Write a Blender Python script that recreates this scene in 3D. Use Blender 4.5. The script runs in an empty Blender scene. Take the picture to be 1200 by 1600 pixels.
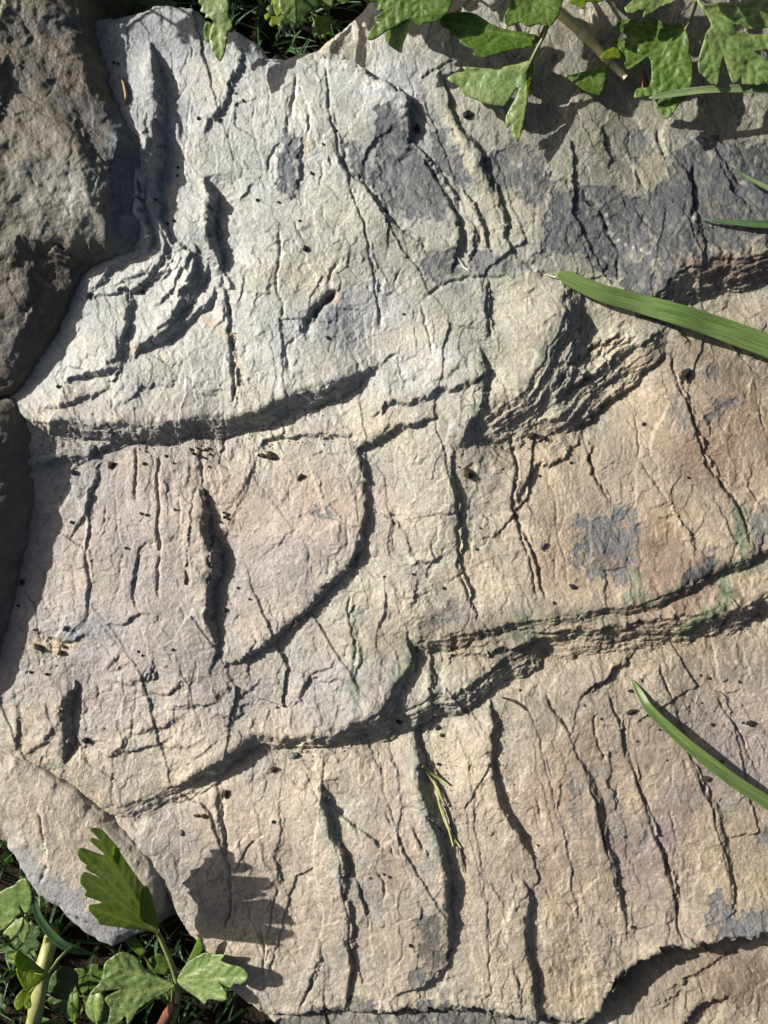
import bpy, math, random
import numpy as np
from mathutils import Vector
from mathutils.geometry import delaunay_2d_cdt

# ------------------------------------------------------------------ camera, sky, sun
K = 0.0002            # metres per unit of the working plan (0.2 mm)
D = 1500.0            # camera height above the rock, in plan units
scene = bpy.context.scene
col = scene.collection
cam = bpy.data.cameras.new('camera')
camo = bpy.data.objects.new('camera', cam)
col.objects.link(camo)
camo.location = (0, 0, D*K)
camo.rotation_euler = (0, 0, 0)
cam.sensor_fit = 'VERTICAL'
cam.angle = 2*math.atan(800.0/D)
cam.clip_start = 0.005
cam.clip_end = 100
cam.dof.use_dof = True
cam.dof.focus_distance = D*K
cam.dof.aperture_fstop = 16.0
scene.camera = camo

EL = math.radians(29.5)
AZ = math.radians(22)           # towards the left, a little to the top
S = Vector((-math.cos(EL)*math.cos(AZ), math.cos(EL)*math.sin(AZ), math.sin(EL)))
world = bpy.data.worlds.new('World')
scene.world = world
world.use_nodes = True
wn = world.node_tree.nodes
sky = wn.new('ShaderNodeTexSky')
sky.sky_type = 'NISHITA'
sky.sun_disc = False
sky.sun_elevation = EL
sky.dust_density = 5.0
sky.air_density = 0.8
sky.sun_rotation = math.atan2(S.x, S.y)
wn['Background'].inputs['Strength'].default_value = 0.05
world.node_tree.links.new(sky.outputs[0], wn['Background'].inputs['Color'])
sl = bpy.data.lights.new('sun', 'SUN')
sl.energy = 5.0
sl.angle = math.radians(0.55)
sl.color = (1.0, 0.98, 0.94)
so = bpy.data.objects.new('sun', sl)
so.rotation_euler = S.to_track_quat('Z', 'Y').to_euler()
so.location = (-1, .4, 1)
col.objects.link(so)
scene.view_settings.view_transform = 'Standard'
scene.view_settings.look = 'None'
scene.view_settings.exposure = 0.92
scene.view_settings.gamma = 1

# ------------------------------------------------------------------ helpers
rng = np.random.default_rng(7)
random.seed(7)
F32 = np.float32

def at(px, py, z=0.0):
    k = (D-z)/D
    return ((px-600)*k*K, -(py-800)*k*K, z*K)

_perm = np.concatenate([rng.permutation(4096)]*2).astype(np.int32)
_ga = rng.uniform(0, 2*np.pi, 4096)
_gx = np.cos(_ga).astype(F32); _gy = np.sin(_ga).astype(F32)

def perlin(x, y, seed=0):
    x = np.asarray(x, F32); y = np.asarray(y, F32)
    xi = np.floor(x); yi = np.floor(y)
    xf = x-xi; yf = y-yi
    xi = xi.astype(np.int32)+seed*57; yi = yi.astype(np.int32)+seed*131
    u = xf*xf*xf*(xf*(xf*6-15)+10); v = yf*yf*yf*(yf*(yf*6-15)+10)
    a0 = _perm[xi & 4095]; a1 = _perm[(xi+1) & 4095]
    ym0 = yi & 4095; ym1 = (yi+1) & 4095
    def g(a, ym, dx, dy):
        h = _perm[a+ym]
        return _gx[h]*dx+_gy[h]*dy
    n00 = g(a0, ym0, xf, yf); n10 = g(a1, ym0, xf-1, yf)
    n01 = g(a0, ym1, xf, yf-1); n11 = g(a1, ym1, xf-1, yf-1)
    r0 = n00+u*(n10-n00); r1 = n01+u*(n11-n01)
    return (r0+v*(r1-r0))*F32(1.5)

def fbm(x, y, wl, octv, seed=0, gain=0.5, ang=0.5):
    out = 0; a = 1.0
    for i in range(octv):
        c, s = math.cos(ang*(i+1)), math.sin(ang*(i+1))
        out = out+a*perlin((c*x-s*y)/wl, (s*x+c*y)/wl, seed+i*3)
        wl *= 0.5; a *= gain
    return out

def smooth(a, b, x):
    t = np.clip((x-a)/(b-a), 0, 1)
    return t*t*(3-2*t)

def catmull(pts, step=14.0, closed=False):
    P = [np.array(p, float) for p in pts]
    n = len(P); out = []
    rngn = n if closed else n-1
    for i in range(rngn):
        p1 = P[i]; p2 = P[(i+1) % n]
        p0 = P[i-1] if (i > 0 or closed) else 2*p1-p2
        p3 = P[(i+2) % n] if (i+2 < n or closed) else 2*p2-p1
        m = max(1, int(np.linalg.norm(p2-p1)/step+0.5))
        for k in range(m):
            t = k/m
            a = 0.42
            m1 = a*(p2-p0); m2 = a*(p3-p1)
            out.append((2*t**3-3*t**2+1)*p1+(t**3-2*t**2+t)*m1+(-2*t**3+3*t**2)*p2+(t**3-t**2)*m2)
    if not closed:
        out.append(P[-1])
    return np.array(out)

def poly_sd(poly, X, Y, reach):
    """distance to a closed outline, positive inside (exact within reach)"""
    P = np.array(poly, float); n = len(P)
    inside = np.zeros(X.shape, bool)
    d2 = np.full(X.shape, reach*reach, F32)
    for i in range(n):
        x0, y0 = P[i]; x1, y1 = P[(i+1) % n]
        if y0 != y1:
            c = ((y0 > Y) != (y1 > Y))
            inside ^= c & (X < (x1-x0)*(Y-y0)/(y1-y0)+x0)
        dx, dy = x1-x0, y1-y0
        L2 = dx*dx+dy*dy+1e-9
        t = np.clip(((X-x0)*dx+(Y-y0)*dy)/L2, 0, 1)
        q = (X-x0-t*dx)**2+(Y-y0-t*dy)**2
        np.minimum(d2, q, out=d2)
    d = np.sqrt(d2)
    return np.where(inside, d, -d)

SIDE = {'N': (0, -1), 'S': (0, 1), 'W': (-1, 0), 'E': (1, 0), 'NW': (-.7, -.7), 'NE': (.7, -.7), 'SW': (-.7, .7), 'SE': (.7, .7)}

def blur(a, r):
    for ax in (0, 1):
        p = np.pad(a, [(r+1, r) if k == ax else (0, 0) for k in (0, 1)], mode='edge')
        cs = np.cumsum(p, axis=ax, dtype=np.float64)
        n = a.shape[ax]
        a = ((np.take(cs, range(2*r+1, 2*r+1+n), ax)-np.take(cs, range(0, n), ax))/(2*r+1)).astype(F32)
    return a

class Field:
    """a relief over a rectilinear plan grid"""
    def __init__(s, us, vs, warp=1.0, seed=0, fine=1.0):
        s.us = us.astype(F32); s.vs = vs.astype(F32)
        s.U, s.V = np.meshgrid(s.us, s.vs)
        U, V = s.U, s.V
        s.Uw = U+warp*(4.5*perlin(U/47, V/47, seed+1)+2.2*perlin(U/15, V/15, seed+2)+fine*1.2*perlin(U/6, V/6, seed+3))
        s.Vw = V+warp*(4.5*perlin(U/47, V/47, seed+4)+2.2*perlin(U/15, V/15, seed+5)+fine*1.2*perlin(U/6, V/6, seed+6))
        s.H = np.zeros(U.shape, F32)
        s.nA = fbm(U, V, 60, 3, seed+20)
        s.nB = fbm(U, V, 16, 3, seed+30)
        s.nV = s.facets(.06, 1.0, 21, 11, .4, 1.5)+.5*s.facets(.08, 1.0, 9, 13, .9, 1.3)
        s.nC = fbm(U, V, 24, 4, seed+35, .62)
    def dist(s, pts, R):
        P = catmull(pts)
        x0, y0 = P.min(0)-R-12; x1, y1 = P.max(0)+R+12
        i0, i1 = np.searchsorted(s.us, [x0, x1]); j0, j1 = np.searchsorted(s.vs, [y0, y1])
        sl_ = (slice(j0, j1), slice(i0, i1))
        X = s.Uw[sl_]; Y = s.Vw[sl_]
        us = s.us[i0:i1]; vs = s.vs[j0:j1]
        d2 = np.full(X.shape, (R+8)**2, F32); sg = np.ones(X.shape, F32); T = np.zeros(X.shape, F32)
        seg = np.diff(P, axis=0); sl2 = np.hypot(seg[:, 0], seg[:, 1]); cum = np.concatenate([[0], np.cumsum(sl2)])
        for k in range(len(seg)):
            ax, ay = P[k]; bx, by = P[k+1]
            a0, a1 = np.searchsorted(us, [min(ax, bx)-R-12, max(ax, bx)+R+12])
            b0, b1 = np.searchsorted(vs, [min(ay, by)-R-12, max(ay, by)+R+12])
            if a1 <= a0 or b1 <= b0: continue
            w = (slice(b0, b1), slice(a0, a1))
            x = X[w]-F32(ax); y = Y[w]-F32(ay)
            dx, dy = seg[k]; L = sl2[k]+1e-6
            t = np.clip((x*F32(dx)+y*F32(dy))/F32(L*L), 0, 1)
            q = (x-t*F32(dx))**2+(y-t*F32(dy))**2
            m = q < d2[w]
            d2[w] = np.where(m, q, d2[w])
            sg[w] = np.where(m, np.sign(x*F32(dy)-y*F32(dx)), sg[w])
            T[w] = np.where(m, cum[k]+t*L, T[w])
        return sl_, np.sqrt(d2), sg, T, cum[-1], P
    def ledge(s, side, drop, w, pts, Lh=70, Ll=60, n=0, hi=0.5, taper=35, rag=1.0, blunt=False):
        R = 2.6*max(Lh, Ll)+w
        sl_, d, sg, T, tot, P = s.dist(pts, R)
        if d.size == 0: return
        seg = np.diff(P, axis=0)
        nx, ny = seg[:, 1].sum(), -seg[:, 0].sum()
        e = SIDE[side]
        if nx*e[0]+ny*e[1] < 0: sg = -sg
        if n > 3: rag = rag*.55
        d = d*sg+rag*(1.1*s.nC[sl_]+2.7*s.nV[sl_])*smooth(0, 8, T)
        drop = drop*.92
        tp = min(max(taper*1.3, .2*tot), tot*0.48) if not blunt else min(taper, tot*.48)
        wt = np.clip(T/tp, 0, 1)*np.clip((tot-T)/tp, 0, 1)
        wt = wt**.8
        sc_ = np.clip(wt, .12, 1)
        wt = wt*(1+(0.2*s.nA[sl_]+.3*perlin(T/38, T*0+drop, 5)+.18*perlin(T/13, T*0+w, 6))*np.exp(-np.abs(d)/20))
        fade = smooth(R, R*0.6, np.abs(d))
        a = drop*hi; b = drop*(1-hi)
        ww = w*(1+0.3*s.nA[sl_])*sc_
        sd = np.clip(-d/np.maximum(ww, 2.0), 0, 1)
        if n:
            on = (sd > 0)*(sd < 1)
            q = np.clip(sd+(0.10*perlin(T/85, d/9, 7)+.05*perlin(T/32, d/4, 8))*on, 0, 1)*n
            f = np.floor(q); fr = q-f
            sd2 = np.clip((f+smooth(0.55, 1.0, fr))/n, 0, 1)
            sd = 0.25*sd+0.75*sd2
        up = a*np.exp(-np.maximum(d, 0)/Lh)
        lo = -b*np.exp(-np.maximum(-d-ww, 0)/Ll)
        prof = np.where(d >= 0, up, np.where(d > -ww, a+(-b-a)*sd, lo))
        sh = 5+.14*w
        prof = prof-drop*.10*np.where(d >= 0, np.clip(1-d/sh, 0, 1)**2, 1.0*np.exp(-np.maximum(-d-ww, 0)/Ll))
        if n > 3: prof = prof+(1.3*perlin(T/70, d/3.2, 9)+1.0*perlin(T/110, d/5.5, 10))*smooth(2, -4, d)*smooth(-ww-6, -ww+2, d)
        c = (prof*wt*fade).astype(F32)
        if max(Lh, Ll) > 28 and min(c.shape) > 30:
            m = smooth(18, 42, np.abs(d)-w*(d < 0))
            c = c*(1-m)+blur(blur(c, 10), 10)*m
        s.H[sl_] += c
    def crack(s, depth, w, pts, taper=25, lip=0.0):
        sl_, d, sg, T, tot, P = s.dist(pts, w*5+4)
        if d.size == 0: return
        tp = min(taper, tot*0.45)
        wt = smooth(0, tp, T)*smooth(0, tp, tot-T)*(1+0.6*s.nB[sl_])
        s.H[sl_] += -depth*wt*np.exp(-(d/w)**2)+lip*depth*wt*np.exp(-(d/(3*w))**2)
    def flakes(s, amp, wl, k, seed, ang=0.25, stretch=2.2):
        c, sn = math.cos(ang), math.sin(ang)
        X = (c*s.Uw-sn*s.Vw); Y = (sn*s.Uw+c*s.Vw)/stretch
        t = fbm(X, Y, wl, 5, seed, 0.52)*k
        f = np.floor(t); fr = t-f
        s.H += amp*(f+smooth(0.47, 0.53, fr)-0.5*t)
    def facets(s, amp, off, wl, seed, ang=.25, stretch=1.5):
        c, sn = math.cos(ang), math.sin(ang)
        X = (c*s.Uw-sn*s.Vw)/wl; Y = (sn*s.Uw+c*s.Vw)/(wl*stretch)
        xi = np.floor(X).astype(np.int32); yi = np.floor(Y).astype(np.int32)
        best = np.full(X.shape, 9e9, F32); out = np.zeros(X.shape, F32)
        for a in (-1, 0, 1):
            for b in (-1, 0, 1):
                h = _perm[_perm[(xi+a+seed*31) & 4095]+((yi+b+seed*17) & 4095)]
                dx = X-(xi+a+.5+.45*_gx[h]); dy = Y-(yi+b+.5+.45*_gy[h])
                q = dx*dx+dy*dy
                m = q < best
                h2 = _perm[h+1]; h3 = _perm[h2+3]
                val = amp*wl*(dx*_gx[h2]+dy*_gy[h2])*(.3+.7*np.abs(_gx[h3]))+off*_gy[h3]
                out = np.where(m, val, out); best = np.where(m, q, best)
        return out
    def sample(s, u, v):
        i = int(np.clip(np.searchsorted(s.us, u), 1, len(s.us)-1)); j = int(np.clip(np.searchsorted(s.vs, v), 1, len(s.vs)-1))
        fu = (u-s.us[i-1])/(s.us[i]-s.us[i-1]); fv = (v-s.vs[j-1])/(s.vs[j]-s.vs[j-1])
        H = s.H
        return float((H[j-1, i-1]*(1-fu)+H[j-1, i]*fu)*(1-fv)+(H[j, i-1]*(1-fu)+H[j, i]*fu)*fv)

def axis(lo, a, b, hi, fine, coarse):
    return np.concatenate([np.arange(lo, a, coarse), np.arange(a, b, fine), np.arange(b, hi+coarse, coarse)])

def s2l(c):
    c = np.asarray(c, float)/255
    return np.where(c <= 0.04045, c/12.92, ((c+0.055)/1.055)**2.4)

def grid_mesh(name, fld, keep, rgb, mat, parent=None):
    """one mesh from the cells of a field marked in keep"""
    nv, nu = fld.H.shape
    jj, ii = np.nonzero(keep)
    a = jj*nu+ii
    quads = np.stack([a+nu, a+nu+1, a+1, a], 1)
    used, inv = np.unique(quads, return_inverse=True)
    inv = inv.reshape(quads.shape)
    me = bpy.data.meshes.new(name)
    U = fld.U.ravel()[used]; V = fld.V.ravel()[used]; H = fld.H.ravel()[used]
    co = np.empty((len(used), 3), F32)
    co[:, 0] = (U-600)*K; co[:, 1] = -(V-800)*K; co[:, 2] = H*K
    me.vertices.add(len(used)); me.vertices.foreach_set('co', co.ravel())
    nq = len(quads)
    me.loops.add(nq*4); me.loops.foreach_set('vertex_index', inv.ravel().astype(np.int32))
    me.polygons.add(nq)
    me.polygons.foreach_set('loop_start', np.arange(0, nq*4, 4, dtype=np.int32))
    me.update(calc_edges=True)
    me.polygons.foreach_set('use_smooth', np.ones(nq, bool))
    if rgb is not None:
        ca = me.color_attributes.new('tone', 'FLOAT_COLOR', 'POINT')
        c4 = np.ones((len(used), 4), F32); c4[:, :3] = rgb.reshape(-1, 3)[used]
        ca.data.foreach_set('color', c4.ravel())
    me.materials.append(mat)
    o = bpy.data.objects.new(name, me); col.objects.link(o)
    if parent: o.parent = parent
    return o

def raw_mesh(name, verts, faces, mat, parent=None, smooth_=True, thick=0.0, attrs=None):
    me = bpy.data.meshes.new(name)
    me.from_pydata([tuple(map(float, v)) for v in verts], [], [tuple(map(int, f)) for f in faces])
    if smooth_:
        me.polygons.foreach_set('use_smooth', np.ones(len(me.polygons), bool))
    for k, v in (attrs or {}).items():
        at_ = me.attributes.new(k, 'FLOAT', 'POINT'); at_.data.foreach_set('value', np.asarray(v, F32))
    me.materials.append(mat)
    me.update()
    o = bpy.data.objects.new(name, me); col.objects.link(o)
    if parent: o.parent = parent
    if thick:
        m = o.modifiers.new('thickness', 'SOLIDIFY'); m.thickness = thick; m.offset = 0
    return o

def tag(o, label=None, cat=None, group=None, kind=None):
    if label: o['label'] = label
    if cat: o['category'] = cat
    if group: o['group'] = group
    if kind: o['kind'] = kind
    return o

def empty(name, loc):
    o = bpy.data.objects.new(name, None); o.location = loc; o.empty_display_size = 0.01
    col.objects.link(o); return o

def adopt(child, root):
    child.parent = root
    child.matrix_parent_inverse.identity()
    child.location = -Vector(root.location)

# ------------------------------------------------------------------ materials
def new_mat(name):
    m = bpy.data.materials.new(name); m.use_nodes = True
    nt = m.node_tree
    b = nt.nodes['Principled BSDF']
    return m, nt, b

def N(nt, typ, **kw):
    n = nt.nodes.new(typ)
    for k, v in kw.items():
        if k in n.inputs: n.inputs[k].default_value = v
        else: setattr(n, k, v)
    return n

def noise(nt, vec, scale, detail=4, rough=0.6):
    n = N(nt, 'ShaderNodeTexNoise'); n.inputs['Scale'].default_value = scale
    n.inputs['Detail'].default_value = detail; n.inputs['Roughness'].default_value = rough
    nt.links.new(vec, n.inputs['Vector']); return n

def ramp(nt, fac, lo, hi, c0=(0, 0, 0, 1), c1=(1, 1, 1, 1)):
    r = N(nt, 'ShaderNodeValToRGB'); r.color_ramp.elements[0].position = lo; r.color_ramp.elements[1].position = hi
    r.color_ramp.elements[0].color = c0; r.color_ramp.elements[1].color = c1
    nt.links.new(fac, r.inputs[0]); return r

def mix(nt, mode, fac, a, b):
    m = N(nt, 'ShaderNodeMix', data_type='RGBA', blend_type=mode)
    for sock, v in ((m.inputs[0], fac), (m.inputs[6], a), (m.inputs[7], b)):
        if hasattr(v, 'is_linked') or isinstance(v, bpy.types.NodeSocket): nt.links.new(v, sock)
        else: sock.default_value = v
    return m.outputs[2]

def rock_material(name, bump=1.0):
    m, nt, b = new_mat(name)
    tc = N(nt, 'ShaderNodeTexCoord').outputs['Object']
    at_ = N(nt, 'ShaderNodeAttribute', attribute_name='tone')
    n1 = noise(nt, tc, 1500, 5, 0.7)       # about 1 mm grain
    n2 = noise(nt, tc, 220, 4, 0.6)
    n3 = noise(nt, tc, 2600, 3, 0.7)
    c = mix(nt, 'MULTIPLY', 1.0, at_.outputs['Color'], ramp(nt, n1.outputs[0], 0.32, 0.68, (.7, .69, .67, 1), (1.25, 1.25, 1.24, 1)).outputs[0])
    c = mix(nt, 'MULTIPLY', 1.0, c, ramp(nt, n2.outputs[0], 0.3, 0.7, (.88, .86, .84, 1), (1.1, 1.11, 1.13, 1)).outputs[0])
    # fine pale mineral flecks and dark specks
    c = mix(nt, 'MIX', ramp(nt, n3.outputs[0], 0.66, 0.76, (0, 0, 0, 1), (.55, .55, .55, 1)).outputs[0], c, (.52, .51, .47, 1))
    v = N(nt, 'ShaderNodeTexVoronoi'); v.inputs['Scale'].default_value = 520; nt.links.new(tc, v.inputs['Vector'])
    c = mix(nt, 'MIX', ramp(nt, v.outputs['Distance'], 0.05, 0.11, (.5, .5, .5, 1), (0, 0, 0, 1)).outputs[0], c, (.06, .05, .045, 1))
    nt.links.new(c, b.inputs['Base Color'])
    nt.links.new(ramp(nt, n2.outputs[0], 0.3, 0.7, (.42, .42, .42, 1), (.62, .62, .62, 1)).outputs[0], b.inputs['Roughness'])
    b.inputs['Specular IOR Level'].default_value = 0.5
    mp = N(nt, 'ShaderNodeMapping'); mp.inputs['Scale'].default_value = (1.1, .9, 1); mp.inputs['Rotation'].default_value = (0, 0, .5)
    nt.links.new(tc, mp.inputs[0])
    n4 = noise(nt, mp.outputs[0], 1000, 6, 0.68)
    bm = N(nt, 'ShaderNodeBump'); bm.inputs['Strength'].default_value = min(1.0, bump); bm.inputs['Distance'].default_value = 0.0007
    n5 = noise(nt, tc, 55, 3, .6)
    nt.links.new(ramp(nt, n5.outputs[0], .35, .65, (.45, .45, .45, 1), (1, 1, 1, 1)).outputs[0], bm.inputs['Strength'])
    nt.links.new(n4.outputs[0], bm.inputs['Height'])
    nt.links.new(bm.outputs[0], b.inputs['Normal'])
    return m

ROCK = rock_material('slate')
BOULDER = rock_material('boulder_stone', 1.0)

def leaf_material(name, base, vein, spec, trans=0.35, blotch=(0.5, 0.5, 0.4), tint=(1.5, 1.7, .45)):
    m, nt, b = new_mat(name)
    tc = N(nt, 'ShaderNodeTexCoord').outputs['Object']
    va = N(nt, 'ShaderNodeAttribute', attribute_name='vein').outputs['Fac']
    n1 = noise(nt, tc, 260, 4, 0.6); n2 = noise(nt, tc, 1500, 4, 0.7)
    c = mix(nt, 'MIX', ramp(nt, n1.outputs[0], 0.35, 0.7).outputs[0], (*base, 1), (base[0]*1.35, base[1]*1.2, base[2]*1.3, 1))
    c = mix(nt, 'MIX', ramp(nt, n2.outputs[0], 0.55, 0.75, (0, 0, 0, 1), (.4, .4, .4, 1)).outputs[0], c, (*blotch, 1))
    vo = N(nt, 'ShaderNodeTexVoronoi', feature='DISTANCE_TO_EDGE'); vo.inputs['Scale'].default_value = 620
    wob = noise(nt, tc, 500, 2, .5)
    wv = N(nt, 'ShaderNodeVectorMath', operation='MULTIPLY_ADD'); nt.links.new(wob.outputs['Color'], wv.inputs[0]); wv.inputs[1].default_value = (.0016, .0016, .0016); nt.links.new(tc, wv.inputs[2])
    nt.links.new(wv.outputs[0], vo.inputs['Vector'])
    net = ramp(nt, vo.outputs['Distance'], 0.0, 0.12, (1, 1, 1, 1), (0, 0, 0, 1)).outputs[0]
    c = mix(nt, 'MIX', mix(nt, 'MULTIPLY', 1.0, net, (.45, .45, .45, 1)), c, (*vein, 1))
    c = mix(nt, 'MIX', va, c, (*vein, 1))
    nt.links.new(c, b.inputs['Base Color'])
    b.inputs['Roughness'].default_value = 0.46
    b.inputs['Specular IOR Level'].default_value = spec
    bm = N(nt, 'ShaderNodeBump'); bm.inputs['Strength'].default_value = 0.22; bm.inputs['Distance'].default_value = 0.0003
    bm2 = N(nt, 'ShaderNodeBump'); bm2.inputs['Strength'].default_value = 0.32; bm2.inputs['Distance'].default_value = 0.0005
    nt.links.new(vo.outputs['Distance'], bm2.inputs['Height']); nt.links.new(bm2.outputs[0], bm.inputs['Normal'])
    nt.links.new(n2.outputs[0], bm.inputs['Height']); nt.links.new(bm.outputs[0], b.inputs['Normal'])
    t = N(nt, 'ShaderNodeBsdfTranslucent')
    tcn = mix(nt, 'MULTIPLY', 1.0, c, (*tint, 1))
    nt.links.new(tcn, t.inputs['Color'])
    ms = N(nt, 'ShaderNodeMixShader'); ms.inputs[0].default_value = trans
    nt.links.new(b.outputs[0], ms.inputs[1]); nt.links.new(t.outputs[0], ms.inputs[2])
    nt.links.new(ms.outputs[0], nt.nodes['Material Output'].inputs['Surface'])
    return m

LEAF = leaf_material('buttercup_leaf', (.06, .12, .011), (.19, .26, .06), 0.45, 0.5, (.12, .19, .04))
LEAF_PALE = leaf_material('frosted_leaf', (.1, .155, .04), (.24, .3, .09), 0.55, 0.34, (.25, .3, .15))
LEAF_BRIGHT = leaf_material('young_leaf', (.14, .2, .012), (.19, .25, .03), 0.35, 0.5, (.17, .23, .03))
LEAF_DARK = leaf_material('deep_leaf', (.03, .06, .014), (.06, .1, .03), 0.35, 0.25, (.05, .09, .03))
LEAF_THIN = leaf_material('thin_upright_leaf', (.16, .21, .07), (.3, .34, .18), 0.4, 0.6, (.3, .33, .2), (1.12, 1.18, .8))

def plain(name, c0, c1, scale=600, rough=.7, spec=.3, bump=.4, dist=.0003, stretch=None):
    m, nt, b = new_mat(name)
    tc = N(nt, 'ShaderNodeTexCoord').outputs['Object']
    n1 = noise(nt, tc, scale, 5, .65)
    c = mix(nt, 'MIX', ramp(nt, n1.outputs[0], .32, .68).outputs[0], (*c0, 1), (*c1, 1))
    nt.links.new(c, b.inputs['Base Color']); b.inputs['Roughness'].default_value = rough; b.inputs['Specular IOR Level'].default_value = spec
    bm = N(nt, 'ShaderNodeBump'); bm.inputs['Strength'].default_value = bump; bm.inputs['Distance'].default_value = dist
    nt.links.new(n1.outputs[0], bm.inputs['Height']); nt.links.new(bm.outputs[0], b.inputs['Normal'])
    return m

SOIL = plain('soil', (.008, .006, .004), (.03, .022, .014), 260, .95, .1, 1.0, .003)
CRUMB = plain('soil_crumb', (.03, .022, .014), (.1, .075, .05), 1200, .95, .1, .9, .0006)
CRUMB_BLACK = plain('black_crumb', (.012, .011, .01), (.04, .035, .03), 1400, .8, .25, .9, .0006)
CRUMB_GREY = plain('grey_crumb', (.12, .12, .11), (.28, .27, .25), 1200, .9, .2, .8, .0005)
STEM = plain('leaf_stalk', (.09, .13, .03), (.19, .2, .07), 400, .5, .4, .3, .0003)
STEM_THICK = plain('yellow_stalk', (.2, .2, .06), (.3, .3, .12), 300, .5, .4, .4, .0004)
STRAW = plain('straw', (.36, .29, .1), (.58, .5, .24), 350, .6, .35, .5, .0003)
DRY = plain('dry_grass', (.16, .17, .06), (.36, .33, .16), 500, .6, .3, .4, .0003)
FIBRE = plain('fibre', (.2, .16, .1), (.35, .3, .2), 800, .6, .3)
REDDISH = plain('reddish_stalk', (.09, .035, .02), (.17, .07, .04), 500, .55, .35)
DARKBIT = plain('dark_bit', (.03, .02, .012), (.07, .05, .03), 900, .7, .3)

def grass_material(name, c0, c1):
    m, nt, b = new_mat(name)
    tc = N(nt, 'ShaderNodeTexCoord').outputs['Object']
    ac = N(nt, 'ShaderNodeAttribute', attribute_name='across').outputs['Fac']
    al = N(nt, 'ShaderNodeAttribute', attribute_name='along').outputs['Fac']
    cx = N(nt, 'ShaderNodeCombineXYZ'); nt.links.new(ac, cx.inputs[0]); nt.links.new(al, cx.inputs[1])
    mp = N(nt, 'ShaderNodeMapping'); mp.inputs['Scale'].default_value = (22, 1.6, 1); nt.links.new(cx.outputs[0], mp.inputs[0])
    n1 = noise(nt, mp.outputs[0], 1.0, 3, .6); n2 = noise(nt, tc, 1600, 3, .6); n3 = noise(nt, tc, 90, 3, .6)
    c = mix(nt, 'MIX', ramp(nt, n1.outputs[0], .35, .65).outputs[0], (*c0, 1), (*c1, 1))
    c = mix(nt, 'MIX', ramp(nt, n2.outputs[0], .66, .74, (0, 0, 0, 1), (.35, .35, .35, 1)).outputs[0], c, (.3, .36, .18, 1))
    c = mix(nt, 'MULTIPLY', 1.0, c, ramp(nt, n3.outputs[0], .3, .7, (.8, .85, .8, 1), (1.15, 1.1, 1.0, 1)).outputs[0])
    nt.links.new(c, b.inputs['Base Color']); b.inputs['Roughness'].default_value = .34; b.inputs['Specular IOR Level'].default_value = .5
    bm = N(nt, 'ShaderNodeBump'); bm.inputs['Strength'].default_value = .5; bm.inputs['Distance'].default_value = .0003
    nt.links.new(n1.outputs[0], bm.inputs['Height']); nt.links.new(bm.outputs[0], b.inputs['Normal'])
    t = N(nt, 'ShaderNodeBsdfTranslucent'); nt.links.new(mix(nt, 'MULTIPLY', 1.0, c, (1.4, 1.6, .5, 1)), t.inputs['Color'])
    ms = N(nt, 'ShaderNodeMixShader'); ms.inputs[0].default_value = .25
    nt.links.new(b.outputs[0], ms.inputs[1]); nt.links.new(t.outputs[0], ms.inputs[2])
    nt.links.new(ms.outputs[0], nt.nodes['Material Output'].inputs['Surface'])
    return m
GRASS = grass_material('grass_blade', (.065, .115, .028), (.17, .23, .08))
GRASS_PALE = grass_material('pale_grass_blade', (.12, .17, .07), (.2, .25, .13))
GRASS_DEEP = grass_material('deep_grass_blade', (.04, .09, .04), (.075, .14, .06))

# ------------------------------------------------------------------ ground
GZ = -190.0
gu = np.concatenate([np.linspace(-50000, -1200, 12), np.arange(-1000, 2400, 20.0), np.linspace(2600, 50000, 12)])
gv = np.concatenate([np.linspace(-50000, -1200, 12), np.arange(-1000, 2800, 20.0), np.linspace(3000, 50000, 12)])
gf = Field(gu, gv, 0, 90)
gf.H = (GZ+16*fbm(gf.U, gf.V, 160, 4, 95)*((gf.U > -1100) & (gf.U < 2500) & (gf.V > -1100) & (gf.V < 2900))).astype(F32)
ground = grid_mesh('ground', gf, np.ones((len(gv)-1, len(gu)-1), bool), None, SOIL)
tag(ground, kind='structure')

# ------------------------------------------------------------------ the slate rock: relief
us = axis(-160, -24, 1224, 1400, 1.5, 6.0)
vs = axis(-200, -24, 1624, 1800, 1.5, 6.0)
R = Field(us, vs, 1.0, 0)
U, V = R.U, R.V

# broad undulation of the bedding surface
R.H += 9*fbm(U, V, 420, 2, 40)+4.5*fbm(U, V/1.5, 150, 2, 44)-0.004*(V-800)+R.facets(.045, .35, 95, 17, .3, 2.4)
R.flakes(1.3, 150, 2.2, 50, 0.3, 1.9)
R.flakes(0.7, 70, 1.8, 56, -0.2, 1.7)
R.flakes(0.8, 90, 1.9, 58, 1.1, 1.8)

L = R.ledge
C = R.crack
# --- upper pale layer
L('N', 32, 26, [(30, 652), (60, 656), (100, 660), (180, 664), (250, 664), (300, 659), (360, 650), (400, 640), (440, 625), (480, 611), (530, 593), (565, 578), (590, 569)], 100, 90, 7, .5, 70, 1, True)
L('N', 13, 10, [(30, 722), (80, 716), (130, 706), (170, 690), (215, 683), (250, 678)], 40, 60, 3, .5)
L('N', 9, 6, [(395, 700), (402, 690), (430, 684), (470, 680), (550, 677)], 30, 60, 2, .5, 15)
L('N', 3, 3, [(480, 712), (510, 704), (540, 702)], 20, 20)
L('NW', 9, 8, [(578, 649), (605, 632), (640, 624), (665, 620), (690, 607), (745, 588), (760, 570)], 40, 50, 3, .6, 15)
L('N', 5, 12, [(660, 605), (690, 583), (720, 562), (745, 540)], 30, 30, 3)
L('N', 13, 8, [(550, 712), (560, 700), (575, 688), (600, 680), (622, 667), (650, 660), (684, 652)], 50, 60, 2, .5, 14)
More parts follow.
